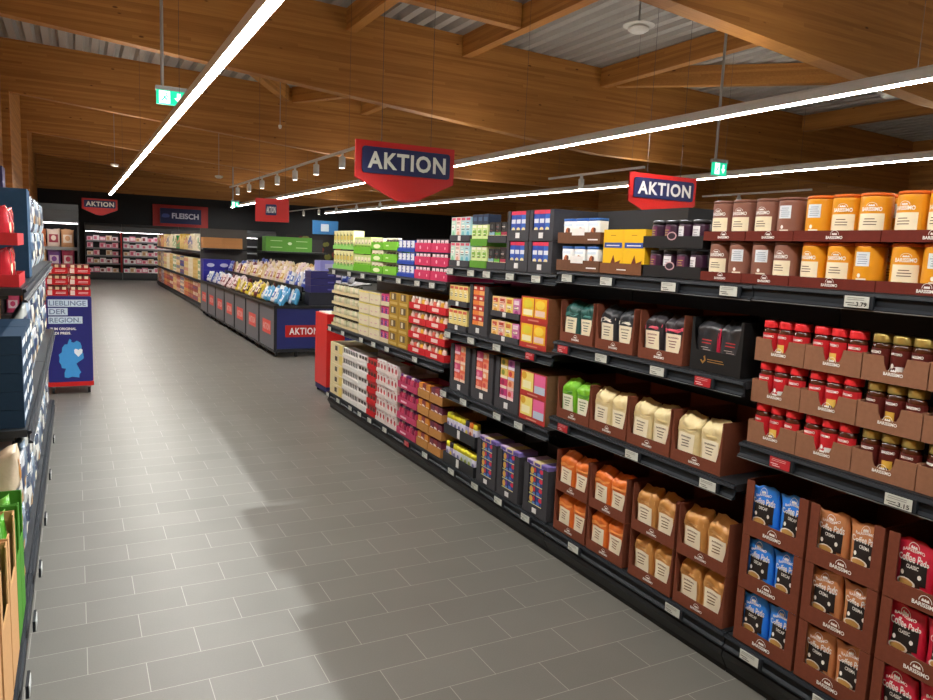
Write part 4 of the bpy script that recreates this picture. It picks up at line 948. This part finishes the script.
for li, (z, nt, pal) in enumerate(((.162, 2, [0, 4, 8, 12, 6, 3]), (.702, 2, [2, 7, 9, 0, 5, 10]), (1.372, 1, [2, 9, 6, 0, 7, 13]))):
    for i in range(24):
        yy = 18.35 + i * .425
        c = pal[(i // 2 + (i % 2)) % len(pal)]
        for c2 in range(2):
            for ti in range(nt):
                hh = .26
                fi = (c + 5 * (i > 18) * (c2 == 0)) % len(fp)
                place(fp[fi], (2.57, yy - .1 + .2 * c2, z + .24 * ti), RX, f'{fcn[fi]} grocery pack, {ordw(i * 2 + c2)} from the bin on {("bottom deck", "middle shelf", "top shelf")[li]} of far shelving{(", lower", ", upper")[ti] if nt > 1 else ""}', 'grocery pack', f'grocery packs on the far {("deck", "middle shelf", "top shelf")[li]}', sc=(1, 1, 1.0 if li < 2 else 1.0 + .9 * ((i * 7 + c2 * 3) % 5) / 5))
PB2 = carton('display_box', .6, .25, .33, mat('#2a2a9a', .45), blocks(('e', .12, .3, .4, .65, '#c9cbe6'), ('e', .6, .3, .9, .65, '#c9cbe6')))
for ti in range(2): place(PB2, (2.86, 17.59, .702 + ti * .252), 0, f'blue display box with pale emblems at the end of the far run, {("lower", "upper")[ti]}', 'display box')
CBX = carton('cardboard_box', .43, .24, .32, card('#c08a58'), blocks(('r', .05, .45, .95, .47, '#a87448')))
for k in range(2): place(CBX, (2.77 + .437 * k, 17.6, 1.457), 0, f'brown cardboard box above the end of the bin, {("left", "right")[k]} of two', 'cardboard box')
t = empty('end_shelf'); t.location = (3.1, 17.95, 0)
MB().box(-.55, 0, 0, .5, .04, 1.9, mat('#4a4845', .6)).build('back_panel', t); MB().box(-.55, -.38, 1.42, .45, -.002, 1.455, SHELF).build('shelf', t); MB().box(-.55, -.38, .66, .45, -.002, .70, SHELF).build('shelf', t)
tag(t, 'grey end panel with a shelf closing the far shelving run', 'shelf')
t = empty('end_shelf'); t.location = (4.6, 18.0, 0)
MB().box(-.75, 0, 0, .85, .04, 1.75, mat('#2b2b2b', .6)).build('back_panel', t); MB().box(-.75, -.45, 1.40, .85, -.002, 1.44, SHELF).build('shelf', t)
tag(t, 'dark end shelf carrying the wide green box', 'shelf')
o = carton('display_box', 1.1, .34, .38, mat('#5a9a34', .5), blocks(('r', .1, .25, .35, .3, '#b9d89a'), ('r', .65, .25, .9, .3, '#b9d89a'), ('e', .47, .45, .56, .65, '#dcecc8'), ('r', .1, .7, .35, .74, '#b9d89a'), ('r', .65, .7, .9, .74, '#b9d89a')))
place(o, (4.5, 17.56, 1.442), 0, 'wide green display box behind the bin goods', 'display box')

# ------------------------------------------------------------------ chillers on the far wall with packed meat
CHG = mat('#4b4e50', .4, .3); CHD = mat('#2a2c2f', .5)
def chiller(x0, x1, yf, label, levels=(.3, .62, .92, 1.2, 1.47), top=2.12, redpost=True):
    t = empty('chiller_cabinet'); t.location = (x0, yf, 0); w = x1 - x0
    MB().box(.02, .75, .1, w - .02, .8, top, CHD).build('back_panel', t)
    MB().box(0, .05, 0, w, .8, .09, BLACK).build('plinth', t); MB().box(0, 0, .092, w, .75, .28, CHD).build('base_deck', t)
    MB().prism([(0, 1.82), (0, 2.02), (.15, 2.12), (.8, 2.12), (.8, 1.9), (.1, 1.8)], lambda y, z: (0, y, z), lambda y, z: (w, y, z), CHG).build('canopy', t)
    MB().box(.02, .06, 1.795, w - .02, .1, 1.806, emit('#fff2f4', 9, 'chiller_tube')).build('light_tube', t)
    for z in levels[1:]:
        s_ = MB().box(.03, .25, z - .02, w - .03, .74, z, CHG).build('shelf', t)
        MB().box(.03, .235, z - .045, w - .03, .249, z + .01, mat('#84878a', .4)).build('price_rail', s_)
    for sx in (0, w - .03): MB().box(sx, .02, .285, sx + .03, .8, 1.79, RED if (redpost and sx) else CHD).build('side_post', t)
    tag(t, label, 'chiller', 'chiller cabinets')
MT = [carton('meat_tray', .2, .13, .17, mat(c, .3), blocks(('r', .12, .2, .6, .8, e), ('r', .65, .25, .9, .7, '#f6f0ee'))) for c, e in (('#f0b4c4', '#d8607c'), ('#f6eeee', '#e07a94'), ('#e08aa4', '#f6e6ea'), ('#e6d3b8', '#c89a70'), ('#f2eaec', '#8a4646'))]
names = ('chiller under the AKTION sign', 'chiller under the FLEISCH sign', 'chiller bay behind the far shelving', 'chiller bay at the right end of the cold wall')
for ci, (x0, x1) in enumerate(((.33, 1.57), (1.58, 3.6), (3.61, 5.6), (5.61, 7.4))):
    chiller(x0, x1, 31.0, 'open black ' + names[ci])
    if ci > 1: continue
    for li, z in enumerate((.282, .622, .922, 1.202, 1.472)):
        n = int((x1 - x0 - .1) / .215)
        for i in range(n):
            if ci == 0 and li in (2, 3) and (i * 5 + li) % 4 == 0: continue
            place(MT[(i * (li + 2) + ci) % 5 if li != 2 else (3, 0, 1)[i % 3]], (x0 + .16 + i * .215, 31.27, z), 0, f'wrapped meat tray, {ordw(i)} from left on {("lowest", "second", "third", "fourth", "highest")[li]} level of {names[ci]}', 'meat tray', f'meat trays, level {ORD[li]}, bay {ORD[ci]}', sc=(1, 1, 1.15 + .35 * ((i + li) % 2)))
# left chiller standing nearer, with hanging bags
chiller(-1.1, .06, 14.0, 'open black chiller cabinet behind the red-boxed trolley at the left wall', (.3, .7, 1.05, 1.4), redpost=False)
HB = [snack('snack_bag', .2, .3, .09, a, c, 60 + i) for i, (a, c) in enumerate((('#d84a78', '#f0dce4'), ('#d8a878', '#f0e6d4'), ('#c9764a', '#f4e4d0'), ('#8a5ab8', '#e8dcf0'), ('#e8d8c8', '#a03a4a')))]
for li, z in enumerate((.285, .702, 1.052, 1.402)):
    for i in range(5): place(HB[(i * 2 + li) % 5], (-.945 + i * .208, 14.32, z + .003), rnd.uniform(-.06, .06), f'colourful bag in the left wall chiller, {nth(i, 5)} on the {("lowest", "second", "third", "highest")[li]} level', 'bag', 'bags in the left wall chiller')

# ------------------------------------------------------------------ fruit pictures on the dark wall
b = MB(); b.box(-1.3, 0, 0, 1.3, .02, 1.1, mat('#241c1c', .6))
for i in range(26):
    cx, cz, r_ = rnd.uniform(-1.1, 1.1), rnd.uniform(.15, .95), rnd.uniform(.08, .16)
    b.decal(ell(cx, cz, r_, r_, 12), FLAT(-.002 - .0004 * i), mat(rnd.choice(['#7a2a1c', '#5a1c22', '#6a6a2a', '#3a4a20', '#8a4a1c']), .5))
o = b.build('fruit_poster'); o.location = (9.4, 32.078, .95); tag(o, 'dark fruit poster on the far wall below the blue sign', 'poster')

# ------------------------------------------------------------------ trolley with red boxes
t = empty('promotional_trolley'); t.location = (-.07, 8.35, 0); hw = .2
b = MB(); b.plate(rrect(-hw, .13, hw, 1.0, .02), 0, .015, mat('#23246e', .45)); mp = FLAT(-.002); m2 = FLAT(-.0035)
for txt, z, w_ in (('LIEBLINGE', .93, .33), ('DER', .845, .15), ('REGION.', .76, .28)):
    b.decal([(-.185, z - .036), (-.185 + w_ + .02, z - .036), (-.185 + w_ + .02, z + .036), (-.185, z + .036)], mp, mat('#cfe0ee'))
    b.text(txt, m2, -.178 + w_ / 2, z, w_ - .005, .05, mat('#6d7f9c'), .015)
b.text('ZUM ORIGINAL', mp, -.06, .672, .235, .026, WHITE, .03); b.text('ALDI PREIS.', mp, -.085, .628, .19, .026, WHITE, .03)
ger = [(.45, 1), (.52, .96), (.50, .92), (.60, .9), (.72, .95), (.85, .9), (.9, .8), (.88, .7), (.95, .62), (.97, .5), (.9, .46), (.75, .4), (.68, .36), (.8, .2), (.86, .14), (.78, .08), (.78, 0), (.62, .02), (.5, .03), (.35, .0), (.22, .02), (.22, .14), (.28, .24), (.12, .26), (.1, .34), (.03, .42), (.05, .52), (.02, .6), (.14, .66), (.16, .78), (.26, .86), (.36, .86), (.4, .94)]
b.decal([(-.11 + .235 * a, .17 + .4 * c) for a, c in ger], mp, mat('#3f93d2'))
b.decal([(.07, .385), (.105, .425), (.108, .455), (.095, .468), (.078, .463), (.07, .452), (.062, .463), (.045, .468), (.032, .455), (.035, .425)], m2, mat('#e8eef2'))
b.build('front_panel', t)
MB().box(-hw, .016, .13, hw, .6, .97, mat('#23246e', .45)).build('body', t)
MB().box(-hw - .005, -.006, .085, hw + .005, .61, .1295, RED).build('bottom_trim', t)
for a, c in ((-.16, .06), (.16, .06), (-.16, .54), (.16, .54)):
    b = MB(); b.bar((a - .012, c, .032), (a + .012, c, .032), .03, BLACK, 12); b.box(a - .016, c - .01, .045, a + .016, c + .01, .084, GREY); b.build('castor', t)
tag(t, 'navy trolley LIEBLINGE DER REGION with blue map of Germany', 'trolley')
RT = case('snack_tray', .192, .062, .28, card('#c9252b'), .062, 0, 0, 0, extra=lambda b: (b.plate([(-.085, .008), (-.045, .008), (-.045, .055), (-.085, .055)], -.003, -.0005, mat('#e2cfc6')), b.text('Toffee', FLAT(-.0012), .035, .03, .09, .026, mat('#f0dcd6'), .02) if False else lines(b, FLAT(-.0012), -.02, .085, .018, .044, 2, mat('#f0d4ce'), 3)))
RPK = [carton('snack_pack', .055, .088, .2, mat(c, .5), blocks(('r', .2, .55, .8, .95, e))) for c, e in (('#8a2a24', '#e6d8b8'), ('#6a2c20', '#d9c49a'))]
for ti in range(3):
    for c_ in range(2):
        xx = -.17 + .2 * c_; z = 1.0015 + ti * .11
        place(RT, (xx, 8.37, z), 0, f'red snack tray on the navy trolley, {tier(ti, 3)} tier, {("left", "right")[c_]}', 'tray', 'red snack trays')
        for i in range(3): place(RPK[i % 2], (xx - .06 + .06 * i, 8.38, z + .006), 0, f'dark snack pack, {nth(i, 3)} in the {tier(ti, 3)} {("left", "right")[c_]} red tray', 'pack', 'snack packs on the trolley')

# ------------------------------------------------------------------ left shelving and goods
RL = PI / 2; XL = -.195
def L_(y, dx, dy, z): return (XL - .012 - dy, y + dx, z)
bay(XL, .6, 1.95, [], 1, 'low black shelf base nearest the camera at the left', back=.9, group='left shelving bays')
bay(XL, 1.95, 3.48, [], 1, 'low black shelf base holding cardboard snack boxes', back=1.0, group='left shelving bays')
bay(XL, 3.48, 5.4, [.79, 1.38], 1, 'black left shelving bay with dark blue cartons and red bags', back=1.8, group='left shelving bays')
bay(XL, 5.4, 7.3, [.79, 1.38], 1, 'black left shelving bay before the navy trolley', back=1.8, group='left shelving bays')
DB = carton('carton', .36, .076, .3, card('#21384e'), blocks(('r', .1, .3, .6, .7, '#c9d4dc'), ('e', .7, .2, .95, .8, '#e8e4d8')))
for c_ in range(2):
    for ti in range(5): place(DB, L_(3.70 + .37 * c_, 0, 0, .792 + ti * .078), RL, f'flat dark blue carton, {tier(ti, 5)} of the {("near", "far")[c_]} stack on the left shelf', 'carton', 'dark blue cartons')
WB = [pouch('snack_bag', .17, .22, .09, foil(a, .2), (lambda b, mp, c=c, e=e: (b.grid(-.8, .8, .3, .75, mp(.002), mat(c, .3), 5, 4), b.decal(ell(.2, .4, .4, .14, 12), mp(.004), mat(e, .3)))), False, 80 + i) for i, (a, c, e) in enumerate((('#c3c6c8', '#2c3e5c', '#b98a50'), ('#2f4560', '#c9c6bc', '#a87c48'), ('#b9bcb6', '#22304a', '#c9b48a'), ('#9fb0c0', '#4a6078', '#d8d0bc')))]
for i in range(13):
    for ti in range(2):
        y = 4.42 + i * .215
        place(WB[(i + ti * 2) % 4], L_(y, 0, .025, .795 + .222 * ti), RL + rnd.uniform(-.12, .12), f'glossy silver and blue bag on middle left shelf, {ordw(i)} along, {("lower", "upper")[ti]}', 'snack bag', 'glossy bags on the middle left shelf', tilt=(0, 0))
for i in range(17):
    y = 3.56 + i * .215
    for ti in range(2): place(WB[(i * 3 + ti) % 4], L_(y, 0, .025, .169 + ti * .222), RL + rnd.uniform(-.12, .12), f'glossy white and navy bag on bottom left deck, {ordw(i)} along, {("lower", "upper")[ti]}', 'snack bag', 'glossy bags on the bottom left deck', tilt=(0, 0))
RBG = [pouch('snack_bag', .19, .15, .12, foil('#a81f2a', .22), (lambda b, mp: b.decal(ell(.3, .4, .4, .2, 12), mp(.002), mat('#e8d6b0', .4))), False, 90 + i) for i in range(2)]
RTR = case('snack_tray', .4, .05, .25, mat('#b3242a', .45), .05, 0, 0, 0, .05)
for ti in range(2):
    z = 1.382 + ti * .17
    place(RTR, L_(3.72, 0, 0, z), RL, f'red tray of crisp bags on the upper left shelf, {("lower", "upper")[ti]}', 'tray')
    for i in range(2): place(RBG[i], L_(3.72, -.095 + .19 * i, .03, z + .006), RL, f'shiny red crisp bag, {("near", "far")[i]} one in the {("lower", "upper")[ti]} red tray', 'crisp bag', 'red crisp bags')
o = carton('carton', .25, .44, .45, card('#284560')); place(o, L_(4.42, 0, 0, 1.382), RL, 'tall slate blue carton standing beyond the red crisp trays', 'carton')
for i in range(12):
    y = 4.68 + i * .215
    for ti in range(2): place(WB[(i + ti) % 4], L_(y, 0, .025, 1.384 + .222 * ti), RL + rnd.uniform(-.12, .12), f'glossy pale blue bag on upper left shelf, {ordw(i)} along, {("lower", "upper")[ti]}', 'snack bag', 'glossy bags on the upper left shelf', tilt=(0, 0))
# near deck: cardboard boxes, green bags, biscuits
KB = case('snack_carton', .27, .5, .36, card('#c99a68'), .32, .05, .05, 0)
for i, y in enumerate((1.78, 2.08, 2.40, 2.69)):
    place(KB, L_(y, 0, 0, .167), RL, f'tan cardboard carton on the near left deck, {ORD[i]} from the camera', 'carton', 'tan snack cartons')
GB = [pouch('snack_bag', .12, .26, .1, foil(c, .3), (lambda b, mp: b.grid(-.6, .6, .3, .6, mp(.002), mat('#e9f0dc', .4), 4, 3)), False, 100 + i) for i, c in enumerate(('#4fa02a', '#6ab045', '#5a2440'))]
for i, y in enumerate((1.78, 2.08, 2.40, 2.69)):
    for j in range(2): place(GB[0 if i > 1 else 2], L_(y, -.062 + .124 * j, .02, .42), RL, f'{"green" if i > 1 else "plum"} snack bag, {("near", "far")[j]} one in the {ORD[i]} tan carton', 'snack bag', 'snack bags in the tan cartons', sc=(1, 1, .95))
    o = MB().box(-.125, .01, .172, .125, .2, .419, card('#b98a5a')).build('carton_insert'); o.location = L_(y, 0, 0, 0); o.rotation_euler = (0, 0, RL); tag(o, f'cardboard insert inside the {ORD[i]} tan carton', 'insert')
GC = case('snack_carton', .17, .46, .3, card('#4a8a2c'), .3, .02, .03, 0)
for i, y in enumerate((2.92, 3.1)):
    place(GC, L_(y, 0, 0, .167), RL, f'bright green carton on the left deck, {("near", "far")[i]}', 'carton')
    place(GB[1], L_(y, 0, .03, .36), RL, f'green and white snack bag in the {("near", "far")[i]} green carton', 'snack bag')
    o = MB().box(-.08, .01, .172, .08, .2, .359, card('#b98a5a')).build('carton_insert'); o.location = L_(y, 0, 0, 0); o.rotation_euler = (0, 0, RL); tag(o, f'insert inside the {("near", "far")[i]} green carton', 'insert')
BI = [pouch('biscuit_bag', .16, .2, .12, foil(c, .25), (lambda b, mp, e=e: (b.decal(ell(0, .5, .5, .22, 12), mp(.002), mat(e, .4)), b.grid(-.9, .9, .05, .2, mp(.003), mat('#2c3350', .4), 4, 2))), False, 110 + i) for i, (c, e) in enumerate((('#d8c4a8', '#b8803c'), ('#e2d6c6', '#8a5a30')))]
for i, (y, z) in enumerate(((3.3, .167), (3.3, .37), (3.3, .57))): place(BI[i % 2], L_(y, 0, .01, z), RL, f'beige biscuit bag stacked below the dark blue cartons, {tier(i, 3)}', 'biscuit bag')
for i, y in enumerate((2.2, 2.6, 3.05, 3.55, 4.2, 5.0, 5.9)):
    o = price_tag('#d7dad6', '#17181a', '') if i == 0 else o
    place(o, (XL + .0185, y, .15), RL, f'pale price tag on the left deck rail, {ORD[i]} from the camera', 'price tag', 'price tags on the left rail')
# remove prototypes that were never put anywhere
_roots = [o for o in COL.objects if o.parent is None and o.type in ('MESH', 'EMPTY') and 'label' not in o and o.get('kind') != 'structure']
for o in _roots:
    for c in list(o.children_recursive): bpy.data.objects.remove(c)
    bpy.data.objects.remove(o)
